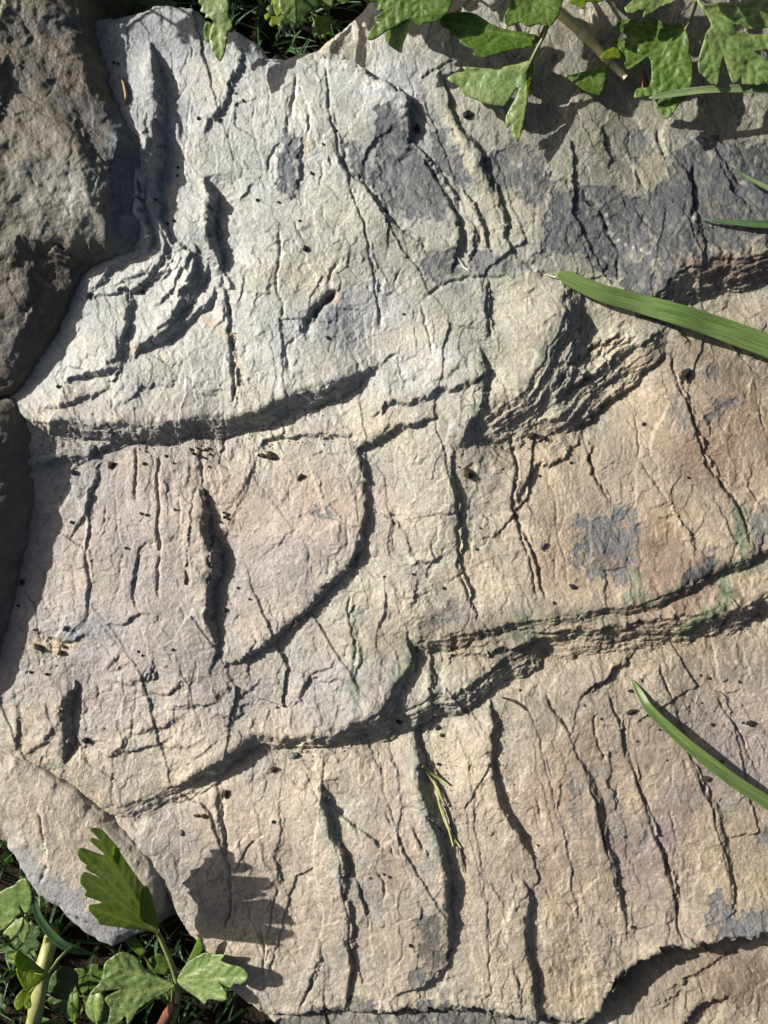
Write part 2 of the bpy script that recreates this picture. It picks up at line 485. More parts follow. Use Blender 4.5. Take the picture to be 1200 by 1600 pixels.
L('W', 30, 12, [(232, 60), (236, 90), (242, 130), (246, 170), (241, 230), (237, 290), (241, 340), (255, 362), (275, 385)], 60, 55, 4, .6, 18)
L('W', 10, 6, [(215, 240), (220, 300), (228, 345), (236, 370), (232, 400)], 30, 20, 3)
L('W', 32, 13, [(318, 276), (322, 300), (324, 340), (328, 375), (340, 405), (348, 430)], 40, 60, 3, .45, 14)
L('W', 6, 5, [(340, 400), (352, 435), (357, 480), (364, 540), (367, 600), (365, 645)], 40, 60, 2)
C(6, 3, [(350, 425), (357, 480), (364, 540), (367, 600), (365, 640)])
L('W', 9, 6, [(376, 70), (368, 105), (358, 130), (345, 160), (330, 188), (320, 215)], 40, 50)
L('W', 4, 4, [(268, 160), (275, 200), (280, 240)], 15, 20)
L('NW', 4, 5, [(405, 285), (380, 305), (368, 325)], 20, 30)
L('N', 7, 5, [(140, 472), (165, 462), (195, 450), (235, 441), (262, 422), (268, 398)], 30, 40, 2)
L('W', 12, 9, [(200, 452), (201, 480), (195, 510), (188, 540), (172, 572)], 45, 30, 3, .55, 18)
L('N', 12, 7, [(105, 600), (130, 586), (160, 580), (195, 577)], 45, 45, 2, .5, 18)
L('NW', 15, 11, [(303, 395), (306, 420), (298, 445), (288, 465), (265, 510), (238, 530), (218, 545), (213, 565)], 45, 30, 4, .6, 16)
L('NW', 11, 9, [(345, 440), (335, 465), (310, 490), (285, 508), (262, 526), (228, 540)], 30, 40, 3, .5)
L('NW', 9, 6, [(325, 405), (318, 440), (312, 470)], 18, 20, 2)
L('N', 8, 6, [(62, 638), (108, 632), (135, 620), (155, 611), (180, 606)], 30, 30, 2)
L('NW', 5, 5, [(185, 640), (205, 622), (225, 605), (242, 597), (288, 600)], 30, 30)
C(3, 2.2, [(180, 605), (183, 640), (180, 662)])
C(3, 2.2, [(298, 622), (330, 620), (352, 619)])
L('W', 3, 3, [(352, 580), (345, 600), (325, 614)], 20, 20)
L('N', 8, 8, [(135, 470), (175, 420), (215, 398), (245, 405)], 30, 25, 3)
L('W', 6, 5, [(255, 370), (275, 380), (300, 392), (312, 410), (325, 425)], 15, 20, 2)
for pts, dr in (([(232, 178), (229, 240), (222, 300), (227, 345), (236, 378), (232, 402)], 8), ([(248, 362), (258, 385), (254, 410), (238, 432), (214, 446), (186, 453)], 8), ([(268, 372), (284, 384), (292, 402), (284, 430), (262, 462), (240, 480)], 8),
                ([(296, 396), (304, 418), (300, 442), (286, 456), (272, 490), (246, 520)], 9), ([(316, 420), (308, 450), (290, 476), (268, 498)], 7), ([(252, 200), (250, 250), (248, 300), (252, 340)], 7), ([(262, 210), (259, 260), (258, 310)], 5), ([(330, 520), (345, 500), (352, 470)], 4), ([(246, 410), (230, 426), (200, 436), (160, 452)], 4)):
    L('NW', dr, 6, pts, 14, 16, 2, .55, 20)
# right rim of the upper layer
L('W', 21, 7, [(500, 90), (530, 97), (560, 110), (605, 134), (625, 155), (637, 185), (638, 225), (645, 238)], 80, 60, 3, .6, 22)
L('W', 13, 8, [(638, 215), (655, 238), (670, 265), (690, 290), (705, 315), (712, 350), (713, 400), (700, 432)], 60, 45, 3, .5)
C(8, 4, [(655, 240), (672, 266), (692, 292), (706, 318), (712, 350)])
C(4, 2.5, [(612, 128), (645, 160), (675, 193), (692, 202)])
L('W', 11, 9, [(684, 105), (698, 150), (714, 190), (735, 225), (755, 270), (775, 320), (785, 350), (795, 390), (815, 415)], 35, 60, 3, .55)
L('E', 5, 8, [(672, 118), (690, 160), (706, 200), (728, 240), (748, 290)], 25, 30, 3)
L('W', 9, 6, [(718, 285), (733, 310), (747, 342), (758, 378), (768, 405)], 20, 35, 2)
L('W', 8, 6, [(735, 340), (740, 370), (730, 420)], 20, 25, 2)
C(7, 3.5, [(538, 222), (540, 262), (568, 284), (590, 314), (615, 345), (645, 368), (662, 382), (668, 405)])
L('SW', 4, 4, [(540, 262), (568, 284), (590, 314), (615, 345), (645, 368)], 40, 40)
C(4, 2.6, [(464, 108), (459, 150), (455, 195)]); C(4, 2.6, [(451, 178), (446, 215)]); C(3.5, 2.2, [(442, 212), (422, 248), (416, 282)])
L('W', 5, 5, [(470, 200), (468, 240), (464, 290), (460, 312)], 25, 40, 2, .3)
L('E', 4, 4, [(445, 212), (436, 260), (430, 300)], 20, 20, 0, .6)
C(3.5, 2.2, [(506, 92), (513, 140), (518, 190), (525, 222), (536, 252), (548, 290), (555, 320), (570, 350), (578, 400), (584, 450), (593, 490), (597, 518)])
L('W', 3, 4, [(506, 92), (513, 140), (518, 190), (525, 222), (536, 252), (548, 290), (555, 320), (570, 350), (578, 400), (584, 450), (593, 490), (597, 518)], 35, 35)
C(3, 2, [(486, 160), (482, 195), (476, 220)]); C(3, 2, [(437, 345), (434, 375), (438, 402), (431, 440), (440, 470), (446, 500)]); C(3, 2, [(462, 342), (468, 362), (480, 386)])
C(3, 2, [(514, 238), (521, 262)]); C(3, 2, [(622, 242), (632, 262)])
# the pit in the upper layer
C(13, 6, [(474, 528), (482, 508), (496, 488), (512, 468), (524, 450)], 12)
L('NW', 8, 5, [(474, 530), (482, 508), (496, 488), (512, 466), (526, 448)], 25, 25, 2)
C(4, 2.4, [(512, 456), (515, 430), (520, 422), (538, 405)]); C(4, 2.4, [(474, 522), (452, 538), (449, 550), (453, 575), (458, 590)])
C(3, 2, [(440, 480), (446, 498)]); C(3, 2, [(632, 415), (620, 435), (617, 455)])
L('N', 4, 4, [(590, 575), (612, 552), (628, 545)], 20, 20)
L('E', 4, 6, [(620, 570), (632, 585), (655, 592), (662, 590)], 30, 20)
C(2.5, 2, [(655, 470), (668, 520), (675, 560)])
# --- the top right block and its cliff
L('W', 14, 10, [(765, 440), (762, 470), (762, 500), (770, 530)], 40, 30, 2, .5)
C(6, 3, [(767, 440), (760, 485), (767, 525), (772, 545)])
L('NW', 35, 60, [(872, 430), (876, 470), (868, 515), (848, 550), (838, 580), (800, 622), (765, 640), (738, 662), (708, 695)], 80, 110, 12, .6, 40)
L('W', 15, 10, [(748, 548), (752, 580), (753, 615), (742, 650), (722, 680)], 40, 40, 3, .55, 18)
L('N', 42, 52, [(990, 500), (998, 475), (1030, 452), (1050, 428), (1090, 414), (1150, 402), (1200, 388), (1300, 370), (1390, 365)], 120, 110, 8, .55, 30)
L('NW', 26, 40, [(1040, 515), (1018, 535), (985, 552), (938, 588), (905, 620), (875, 645), (830, 664)], 60, 50, 9, .5, 30)
L('NW', 10, 7, [(1044, 548), (1010, 576), (1006, 590), (960, 620), (928, 648), (905, 672)], 25, 40, 3, .5, 14)
for k in range(8):      # thin plates on the face of the cliff
    x0, y0 = 888+k*15, 600-k*8+random.uniform(-6, 6)
    L('NW', random.uniform(3, 6), 5, [(x0-55, y0+45+k*3), (x0-20, y0+14), (x0+22, y0-12), (x0+55, y0-40)], 14, 14, 2, .5, 25)
r5 = random.Random(3)
for k in range(20):
    x0 = r5.uniform(870, 985); y0 = 640-(x0-870)*.75+r5.uniform(-62, 22); ln = r5.uniform(35, 75)
    L('N', r5.uniform(2.5, 5.5), 3.5, [(x0-ln*.5, y0+ln*.26+r5.uniform(-3, 3)), (x0-ln*.1, y0+r5.uniform(-2, 6)), (x0+ln*.25, y0-ln*.12), (x0+ln*.5, y0-ln*.3)], 10, 12, 0, .5, 18)
L('W', 8, 6, [(918, 662), (905, 688), (880, 712), (855, 724), (828, 735), (812, 756), (804, 800)], 35, 45, 2)
L('N', 4, 5, [(890, 640), (850, 655), (820, 670)], 20, 20, 2)
C(9, 3, [(905, 288), (915, 315), (935, 332), (947, 350), (950, 372), (965, 400)]); L('E', 6, 4, [(905, 290), (920, 322), (945, 340), (948, 372)], 25, 25)
L('E', 6, 5, [(908, 370), (925, 400), (955, 425), (965, 440)], 25, 25, 2)
C(6, 3, [(1078, 250), (1085, 290), (1080, 330), (1070, 350)]); C(5, 2.6, [(984, 262), (998, 282), (1010, 302)]); C(5, 3, [(1028, 195), (1034, 230), (1042, 262)])
L('W', 9, 7, [(1060, 250), (1078, 290), (1076, 330), (1090, 380), (1085, 405)], 40, 40, 3)
L('W', 7, 6, [(920, 180), (935, 220), (950, 250), (955, 275)], 40, 40, 2)
L('N', 6, 8, [(845, 260), (870, 285), (905, 288)], 30, 30, 2); L('W', 8, 5, [(1125, 255), (1140, 300), (1180, 340)], 30, 30)
L('SW', 8, 6, [(1100, 215), (1150, 232), (1210, 240)], 30, 30, 2); C(5, 3, [(1110, 222), (1140, 262), (1170, 300)])
C(4, 2.5, [(660, 470), (700, 440), (760, 436), (800, 430)])
C(6, 3, [(815, 405), (835, 425), (870, 432)])
C(4, 3, [(962, 400), (963, 440), (966, 455)])
L('W', 5, 4, [(880, 470), (900, 500), (905, 530), (890, 560)], 20, 25, 3)
# --- middle layers
L('W', 9, 6, [(555, 700), (564, 740), (573, 780), (571, 808), (562, 838)], 50, 50, 2, .5, 16)
L('NW', 16, 9, [(574, 790), (562, 835), (548, 868), (520, 908), (485, 936), (460, 964), (430, 994), (400, 1016), (370, 1034), (345, 1046)], 80, 60, 3, .55, 25)
C(5, 3, [(560, 850), (556, 885), (550, 912)])
L('W', 4, 6, [(548, 920), (546, 960), (556, 1010), (555, 1060), (556, 1110)], 30, 30, 2); C(3.5, 2.5, [(546, 925), (545, 965), (556, 1012), (554, 1062)])
L('W', 10, 6, [(704, 690), (708, 745), (715, 800), (718, 850), (714, 880), (728, 920), (735, 958), (742, 978)], 45, 45, 2, .5)
C(5, 2.8, [(708, 720), (714, 790), (718, 850), (715, 880), (730, 925), (734, 955)])
L('W', 4, 4, [(800, 700), (808, 740), (803, 790), (820, 838), (838, 890), (855, 940)], 30, 30); C(5, 2.6, [(798, 665), (808, 735), (803, 795), (822, 840), (842, 890), (855, 940)]); C(4, 2.2, [(806, 800), (818, 850), (836, 905), (843, 945)])
L('W', 6, 4, [(915, 662), (925, 700), (930, 742), (950, 770), (955, 800)], 30, 40); C(4, 2.4, [(915, 662), (925, 700), (930, 742), (950, 770), (955, 800)])
L('W', 7, 5, [(1046, 545), (1060, 600), (1080, 652), (1100, 710), (1130, 762), (1155, 805), (1160, 845), (1178, 872)], 40, 50, 2); C(6, 2.8, [(1046, 545), (1060, 600), (1080, 652), (1100, 710), (1130, 762), (1155, 805), (1162, 850)])
C(2.5, 2, [(1000, 640), (1000, 700), (1010, 732), (1045, 782)]); L('W', 4, 4, [(1040, 770), (1060, 810), (1080, 850), (1078, 880)], 25, 30)
L('W', 5, 5, [(1170, 880), (1185, 840), (1205, 805)], 30, 20, 3)
L('W', 6, 5, [(152, 708), (146, 745), (132, 785), (120, 815), (98, 845)], 35, 35, 2)
C(4, 2.4, [(210, 690), (209, 750), (214, 792)]); C(4, 2.4, [(246, 700), (243, 740), (249, 785), (250, 850), (248, 900), (251, 940)]); C(3.5, 2.2, [(136, 780), (137, 860), (138, 945)])
C(3.5, 2.2, [(240, 840), (215, 862), (210, 890), (205, 922), (215, 958)]); L('W', 4, 4, [(240, 840), (215, 862), (210, 890), (205, 922), (215, 958)], 25, 25)
C(4, 2.6, [(312, 690), (313, 730), (312, 768)])
L('W', 27, 11, [(308, 758), (316, 800), (308, 815), (322, 845), (333, 880), (320, 920), (326, 960), (338, 1000), (336, 1030)], 35, 55, 3, .5, 20)
L('E', 8, 14, [(300, 810), (296, 850), (306, 890), (304, 930)], 20, 30, 2, .7)
L('W', 3, 5, [(398, 705), (385, 740), (366, 775), (345, 810)], 25, 30); L('N', 3, 3, [(405, 870), (440, 845), (462, 825)], 20, 20)
L('N', 6, 4, [(160, 976), (190, 971), (212, 963), (240, 957)], 30, 30); L('N', 7, 5, [(60, 978), (85, 994), (118, 1001), (142, 988)], 25, 35)
L('W', 20, 13, [(116, 1064), (104, 1095), (97, 1130), (97, 1165), (100, 1198)], 45, 28, 2, .4, 18); L('E', 6, 6, [(126, 1070), (124, 1130), (126, 1190)], 25, 20, 0, .5)
L('NW', 6, 6, [(95, 1128), (62, 1160), (30, 1180)], 30, 40, 2); L('W', 6, 8, [(30, 1100), (28, 1140), (15, 1180)], 30, 30, 2)
for (x0, y0, ln) in [(165, 1060, 80), (230, 1075, 60), (190, 1130, 110), (260, 1100, 90), (150, 1165, 120), (240, 1160, 90), (330, 1110, 70), (160, 1040, 40), (350, 1080, 60)]:
    L('N', random.uniform(3, 6.5), 7, [(x0, y0+8), (x0+ln*.3, y0+5), (x0+ln*.65, y0-2), (x0+ln, y0-18)], 25, 25, 2, .5, 25)
for (x0, y0, dx, dy, s_) in [(165, 1050, 25, -35, 'NW'), (225, 1070, 20, -30, 'NW'), (235, 1065, 8, -40, 'W'), (330, 1060, 10, -60, 'W'), (470, 1060, 60, -30, 'NW'), (440, 1110, 60, -70, 'NW'), (380, 1060, 20, -70, 'W'), (640, 960, 10, -60, 'W')]:
    L(s_, 4.5, 5, [(x0, y0), (x0+dx*.5, y0+dy*.4), (x0+dx, y0+dy)], 25, 25, 2)
C(2, 1.6, [(278, 1040), (290, 1055), (305, 1070)])
L('W', 4, 4, [(460, 1090), (485, 1065), (545, 1062)], 20, 20); L('W', 5, 10, [(615, 790), (600, 830), (610, 870), (650, 880), (700, 855)], 25, 25, 2)
L('N', 4, 4, [(620, 880), (660, 880), (700, 852)], 20, 20)
# --- the long step across the rock
L('NW', 12, 26, [(60, 1196), (95, 1208), (130, 1225), (170, 1252), (195, 1258), (230, 1246), (280, 1224), (320, 1198), (360, 1176), (400, 1160)], 60, 50, 6, .5, 40)
L('NW', 28, 24, [(262, 1232), (290, 1217), (320, 1196), (360, 1172), (400, 1152), (440, 1150), (480, 1148), (530, 1138), (580, 1110), (618, 1072), (643, 1025), (649, 1002)], 80, 70, 6, .5, 40)
L('N', 19, 18, [(640, 1000), (660, 997), (700, 996), (735, 986), (780, 976), (830, 966), (900, 955), (960, 945), (1000, 938), (1060, 918), (1100, 890), (1150, 872), (1200, 852), (1300, 820), (1390, 800)], 70, 50, 5, .5, 16, 1, True)
L('N', 34, 44, [(535, 1150), (560, 1134), (600, 1118), (650, 1098), (672, 1088), (700, 1086), (722, 1074), (748, 1054), (775, 1034), (800, 1018), (850, 996), (900, 984), (960, 976), (1040, 970), (1100, 962), (1150, 945), (1200, 922), (1300, 900), (1390, 870)], 60, 80, 10, .5, 60, 1, True)
for k in range(22):
    x0 = 690+(k % 11)*46+random.uniform(-14, 14); y0 = 1022-(k % 11)*6.5+random.uniform(-22, 16)
    L('N', random.uniform(3, 6), 5, [(x0, y0+8), (x0+40, y0), (x0+85, y0-9), (x0+120, y0-18)], 12, 14, 2, .5, 30)
L('W', 10, 8, [(668, 1010), (672, 1050), (668, 1080), (672, 1110)], 20, 20, 2); L('E', 8, 8, [(700, 1010), (695, 1060), (690, 1100)], 25, 18, 2)
L('NW', 7, 6, [(800, 990), (870, 985), (930, 978), (925, 1000)], 15, 20, 2)
L('NW', 11, 9, [(1005, 1018), (985, 1030), (955, 1048), (930, 1070), (910, 1096)], 35, 40, 3, .6)
L('E', 4, 4, [(862, 1080), (866, 1105), (880, 1128), (895, 1152)], 15, 15); C(6, 3, [(860, 1080), (868, 1110), (884, 1132), (896, 1154)])
C(8, 4, [(1130, 945), (1140, 970), (1128, 990)]); L('W', 8, 6, [(1128, 928), (1140, 950), (1135, 975)], 30, 25, 2)
# --- lower layer
L('W', 25, 15, [(650, 1108), (648, 1140), (650, 1190), (655, 1235), (668, 1272), (684, 1310), (690, 1360), (696, 1420), (701, 1480), (694, 1502)], 60, 60, 4, .5, 14)
L('NW', 12, 9, [(702, 1480), (695, 1502), (668, 1528), (640, 1545), (610, 1550)], 40, 40, 3)
L('W', 6, 4, [(640, 1290), (655, 1320), (672, 1340)], 20, 20)
L('W', 17, 12, [(764, 1086), (771, 1125), (766, 1160), (766, 1200), (772, 1235), (786, 1268), (808, 1308), (828, 1340), (838, 1358)], 45, 50, 4, .5, 14)
L('W', 15, 10, [(812, 1372), (822, 1395), (826, 1420), (818, 1450), (825, 1500), (830, 1540), (838, 1570), (836, 1620)], 40, 50, 4, .55, 18)
L('E', 6, 9, [(800, 1400), (795, 1440), (790, 1480)], 25, 25, 2); L('W', 5, 5, [(800, 1500), (810, 1540), (815, 1590)], 20, 20, 2)
L('W', 13, 8, [(500, 1222), (508, 1258), (516, 1290), (526, 1322), (534, 1360), (541, 1400)], 55, 50, 3, .5, 18)
L('W', 8, 6, [(538, 1385), (543, 1425), (548, 1470), (550, 1500), (546, 1545), (542, 1585)], 45, 45, 2, .5, 18); C(5, 3, [(544, 1460), (550, 1500), (547, 1545), (543, 1582)])
C(3, 2.2, [(552, 1278), (560, 1300), (566, 1322)]); C(3.5, 2.2, [(538, 1330), (552, 1362), (566, 1390), (572, 1425), (577, 1460)]); L('W', 4, 4, [(560, 1365), (572, 1420), (578, 1462)], 25, 25)
C(3, 2.2, [(600, 1262), (612, 1300)]); C(3, 2, [(605, 1312), (625, 1338)]); C(3, 2, [(585, 1350), (600, 1380), (598, 1420)])
C(3.5, 2.4, [(345, 1225), (350, 1290), (358, 1350), (358, 1420), (352, 1462)]); L('W', 5, 5, [(338, 1200), (332, 1240), (344, 1290), (355, 1350)], 30, 35, 2)
L('W', 4, 4, [(433, 1350), (434, 1375), (438, 1390)], 20, 20); C(3, 2, [(408, 1440), (412, 1490), (410, 1540)])
L('W', 5, 4, [(506, 1470), (494, 1520), (484, 1545), (468, 1580)], 30, 30); C(4, 2.4, [(495, 1510), (484, 1545), (470, 1575)])
L('W', 7, 8, [(912, 1195), (926, 1230), (938, 1275), (946, 1318), (956, 1345), (966, 1400), (976, 1445)], 45, 45, 3); C(4, 2.4, [(925, 1225), (938, 1275), (946, 1318), (956, 1342)])
L('W', 5, 4, [(945, 1205), (955, 1240), (958, 1275)], 18, 18, 2)
L('W', 5, 4, [(985, 1190), (1008, 1245), (1020, 1290), (1034, 1330), (1048, 1370), (1056, 1420), (1064, 1472)], 45, 45, 2); C(4, 2.2, [(985, 1190), (1008, 1245), (1020, 1290), (1034, 1330), (1048, 1370), (1056, 1420), (1064, 1470)])
L('W', 6, 6, [(1085, 1190), (1100, 1230), (1116, 1262), (1128, 1305), (1140, 1380), (1136, 1440)], 45, 45, 2); C(3, 2.2, [(1090, 1205), (1112, 1255), (1124, 1300)])
C(3, 2, [(1034, 1030), (1045, 1070), (1052, 1105)]); C(3, 2, [(1120, 1085), (1140, 1120), (1160, 1150), (1175, 1195)])
C(4, 2.4, [(955, 1080), (966, 1120), (974, 1160), (985, 1195)]); L('W', 4, 4, [(955, 1085), (966, 1120), (974, 1160), (986, 1198)], 25, 25); C(3, 2, [(950, 1112), (932, 1122), (930, 1150), (945, 1180), (952, 1200)])
C(2.5, 2, [(1045, 1255), (1052, 1290), (1060, 1320)]); C(3, 2, [(838, 1248), (848, 1285)])
L('E', 5, 6, [(905, 1470), (920, 1500), (918, 1550)], 30, 30, 2)
L('N', 26, 8, [(415, 1588), (450, 1590), (490, 1580), (540, 1574), (580, 1580), (625, 1574), (670, 1580), (720, 1574), (780, 1586), (840, 1592), (900, 1600), (930, 1590)], 30, 30, 3, .4, 20)
L('N', 64, 8, [(905, 1640), (925, 1600), (950, 1562), (975, 1520), (1000, 1500), (1050, 1482), (1100, 1474), (1140, 1463), (1200, 1452), (1300, 1440), (1395, 1430)], 60, 160, 2, .2, 20)
L('N', 6, 5, [(1005, 1505), (1040, 1495), (1070, 1487)], 8, 10, 0)
L('W', 22, 15, [(1035, 1640), (1090, 1590), (1120, 1572), (1150, 1570), (1165, 1590)], 40, 50, 2)
for (x0, y0) in [(1080, 1545), (1110, 1525), (1150, 1500), (1060, 1570)]:
    L('NW', 6, 6, [(x0-35, y0+25), (x0, y0), (x0+40, y0-12)], 18, 18, 2)

for dp, pts in [(4, [(515, 1175), (505, 1230), (530, 1350), (548, 1480), (543, 1592)]), (4, [(835, 1345), (843, 1372), (830, 1398)]), (3.5, [(870, 1105), (900, 1170), (925, 1230), (946, 1318), (966, 1400), (980, 1450), (985, 1500)]),
        (3.5, [(958, 1060), (975, 1150), (1008, 1245), (1034, 1330), (1056, 1420), (1066, 1480)]), (3.5, [(1035, 1030), (1055, 1110), (1090, 1205), (1124, 1300), (1140, 1390), (1140, 1465)]), (3, [(1120, 1085), (1160, 1150), (1200, 1240)]),
        (2.2, [(590, 1150), (600, 1220), (620, 1300), (640, 1380), (650, 1430)]), (2.4, [(700, 1120), (735, 1200), (745, 1300), (760, 1400), (765, 1500), (770, 1570)]), (2.4, [(440, 1190), (438, 1260), (434, 1375), (420, 1460), (410, 1560)]),
        (3, [(150, 710), (140, 790), (138, 945), (122, 1000)]), (2.4, [(400, 700), (385, 760), (352, 830), (342, 900)]), (2.2, [(862, 740), (870, 800), (882, 880), (890, 940)]),
        (2.2, [(300, 120), (290, 200), (285, 260), (298, 330)]), (2.2, [(400, 110), (396, 200), (410, 260), (406, 310)]), (2.2, [(838, 300), (832, 370), (850, 420)]),
        (3, [(545, 680), (553, 720)]), (3, [(735, 958), (720, 985), (680, 998)]), (2.4, [(1180, 560), (1190, 640), (1200, 700)]), (2.6, [(820, 1080), (850, 1180), (880, 1300), (900, 1400), (905, 1470)]),
        (2.2, [(60, 740), (55, 820), (70, 900), (60, 970)]), (2.2, [(180, 700), (178, 790), (190, 880), (170, 970)]), (2, [(280, 700), (282, 790), (276, 900), (285, 960)]), (2.2, [(200, 980), (215, 1060), (205, 1150), (180, 1200)]), (2.2, [(300, 1040), (310, 1110), (330, 1170)]), (2.2, [(470, 960), (520, 930), (600, 925)]),
        (2.4, [(600, 930), (640, 935), (690, 920)]), (2.2, [(780, 820), (760, 850), (722, 872)]), (2.4, [(1010, 732), (960, 720), (930, 745)])]:
    C(dp*.6, 1.7, pts, 60)
    if dp > 2.3: L('W', dp*.8, 3, pts, 45, 45, 0, .5, 60, .6)
# scattered short cracks and chips that follow the cleavage
r2 = random.Random(21)
for k in range(80):
    x = r2.uniform(20, 1190); y = r2.uniform(60, 1580)
    ang = r2.gauss(math.radians(75 if x > 500 else 98), 0.28)
    if x > 600 and y > 950: ang = r2.gauss(math.radians(68), .2)
    ln = r2.uniform(14, 55)
    dx, dy = math.cos(ang)*ln, math.sin(ang)*ln
    pts = [(x, y), (x+dx*.5+r2.uniform(-5, 5), y+dy*.5), (x+dx, y+dy)]
    if r2.random() < .45: C(r2.uniform(1., 2.2), r2.uniform(1.5, 2.1), pts, 12)
    else: L('W', r2.uniform(1.5, 4), r2.uniform(3, 6), pts, 16, 20, 0, .5, 15)
for k in range(36):
    x = r2.uniform(20, 1190); y = r2.uniform(60, 1580); ln = r2.uniform(12, 40)
    L('N', r2.uniform(1.5, 3.5), r2.uniform(3, 6), [(x, y+4), (x+ln*.5, y+r2.uniform(-2, 4)), (x+ln, y-ln*.35)], 16, 18, 0, .5, 12)

# grain of the stone
rough = np.clip(0.7+1.5*fbm(U, V, 170, 3, 70), .25, 1.7)
rough = np.maximum(rough, 1.6*np.exp(-(((U-240)/170)**2+((V-1130)/90)**2)))
R.H += rough*(.42*fbm(R.Uw, R.Vw, 26, 5, 60, 0.6)).astype(F32)
R.H += rough*(R.facets(.04, .35, 46, 3)+R.facets(.03, .2, 19, 5, .5, 1.3)+R.facets(.03, .1, 8.5, 7, .9, 1.1))
c_, s_ = math.cos(.28), math.sin(.28)
X2 = c_*R.Uw-s_*R.Vw; Y2 = s_*R.Uw+c_*R.Vw
R.H += rough*(1.0-np.abs(fbm(X2/1.0, Y2/2.0, 16, 3, 75)))*.12

# outline of the rock: beyond it the stone falls away to the soil
OUT = [(100, 60), (150, 28), (200, 20), (240, 4), (300, 14), (322, 44), (362, 44), (398, 68), (414, 88), (442, 92), (470, 80), (492, 79), (508, 64), (535, 46), (566, 18), (600, -20), (650, -80), (900, -110), (1200, -100),
       (1360, -60), (1370, 500), (1360, 1000), (1375, 1740), (900, 1750), (860, 1660), (700, 1640), (560, 1640), (470, 1625), (400, 1580), (352, 1548), (325, 1500), (292, 1462), (268, 1420), (245, 1385), (200, 1350), (120, 1330),
       (-60, 1300), (-120, 1200), (-130, 600), (-120, 200), (20, 120)]
sd = poly_sd(catmull(OUT, 20, True), R.Uw, R.Vw, 120)
R.H -= np.where(sd < 0, np.minimum(np.where(sd > -8, sd*sd*.22, 14+(-sd-8)*5.5), 260)+9, 9*np.exp(-np.maximum(sd, 0)/11)).astype(F32)
# a broken foot at the lower left edge
keepv = sd > -62

# ------------------------------------------------------------------ the slate rock: colour of the stone itself
GAIN = 1.62
def tone(c):
    l = s2l(c)/GAIN
    g = l.mean()
    return (g+(l-g)*.74).astype(F32)
nz1 = fbm(U, V, 90, 4, 100); nz2 = fbm(U, V, 26, 4, 110); nz3 = fbm(U, V, 9, 3, 120)
rgb = np.empty(U.shape+(3,), F32); rgb[:] = tone((190, 176, 146))
def zone(cx, cy, rx, ry, c, st=1.0, soft=.45, rot=0.0, na=.22, nb=.1):
    co, si = math.cos(rot), math.sin(rot)
    x = (U-cx)*co+(V-cy)*si; y = -(U-cx)*si+(V-cy)*co
    r = np.sqrt((x/rx)**2+(y/ry)**2)+na*nz1+nb*nz2
    m = (smooth(1+soft, 1-soft, r)*st)[..., None].astype(F32)
    rgb[:] = rgb*(1-m)+tone(c)*m
strk = fbm((U*.9-V*.42), (U*.42+V*.9)/3.0, 12, 3, 150)
def patch(poly, c, st=1.0, soft=4.0, rag=8.0, dep=.9):
    P = np.array(poly); x0, y0 = P.min(0)-30; x1, y1 = P.max(0)+30
    i0, i1 = np.searchsorted(us, [x0, x1]); j0, j1 = np.searchsorted(vs, [y0, y1]); w = (slice(j0, j1), slice(i0, i1))
    d = poly_sd(poly, U[w], V[w], 60)+rag*(1.2*nz2[w]+1.0*nz3[w]+.6*nz1[w])
    R.H[w] -= (dep*smooth(-1.3, 1.3, d-3)).astype(F32)
    m = (smooth(-soft, soft, d)*st*np.clip(.95+.5*nz3[w]+.45*nz2[w]+.5*strk[w], .1, 1))[..., None].astype(F32)
    rgb[w] = rgb[w]*(1-m)+tone(c)*m
zone(360, 380, 440, 330, (190, 191, 180), 1)
zone(560, 250, 330, 240, (186, 188, 176), .7)
zone(250, 920, 330, 260, (178, 164, 150), 1)
zone(560, 760, 260, 170, (186, 176, 152), .8)
zone(450, 1380, 330, 230, (188, 172, 146), 1)
zone(600, 1000, 220, 140, (178, 170, 146), .6)
zone(1060, 760, 260, 270, (172, 152, 120), 1)
zone(1060, 1250, 270, 260, (164, 146, 120), 1)
zone(900, 1000, 330, 50, (158, 142, 110), .8)
zone(780, 320, 260, 230, (164, 162, 140), .85)
zone(1040, 200, 270, 220, (140, 136, 112), .95)
zone(870, 560, 160, 100, (168, 162, 138), .8)
zone(200, 180, 90, 190, (160, 164, 162), .8)
zone(260, 40, 140, 60, (150, 158, 160), .8)
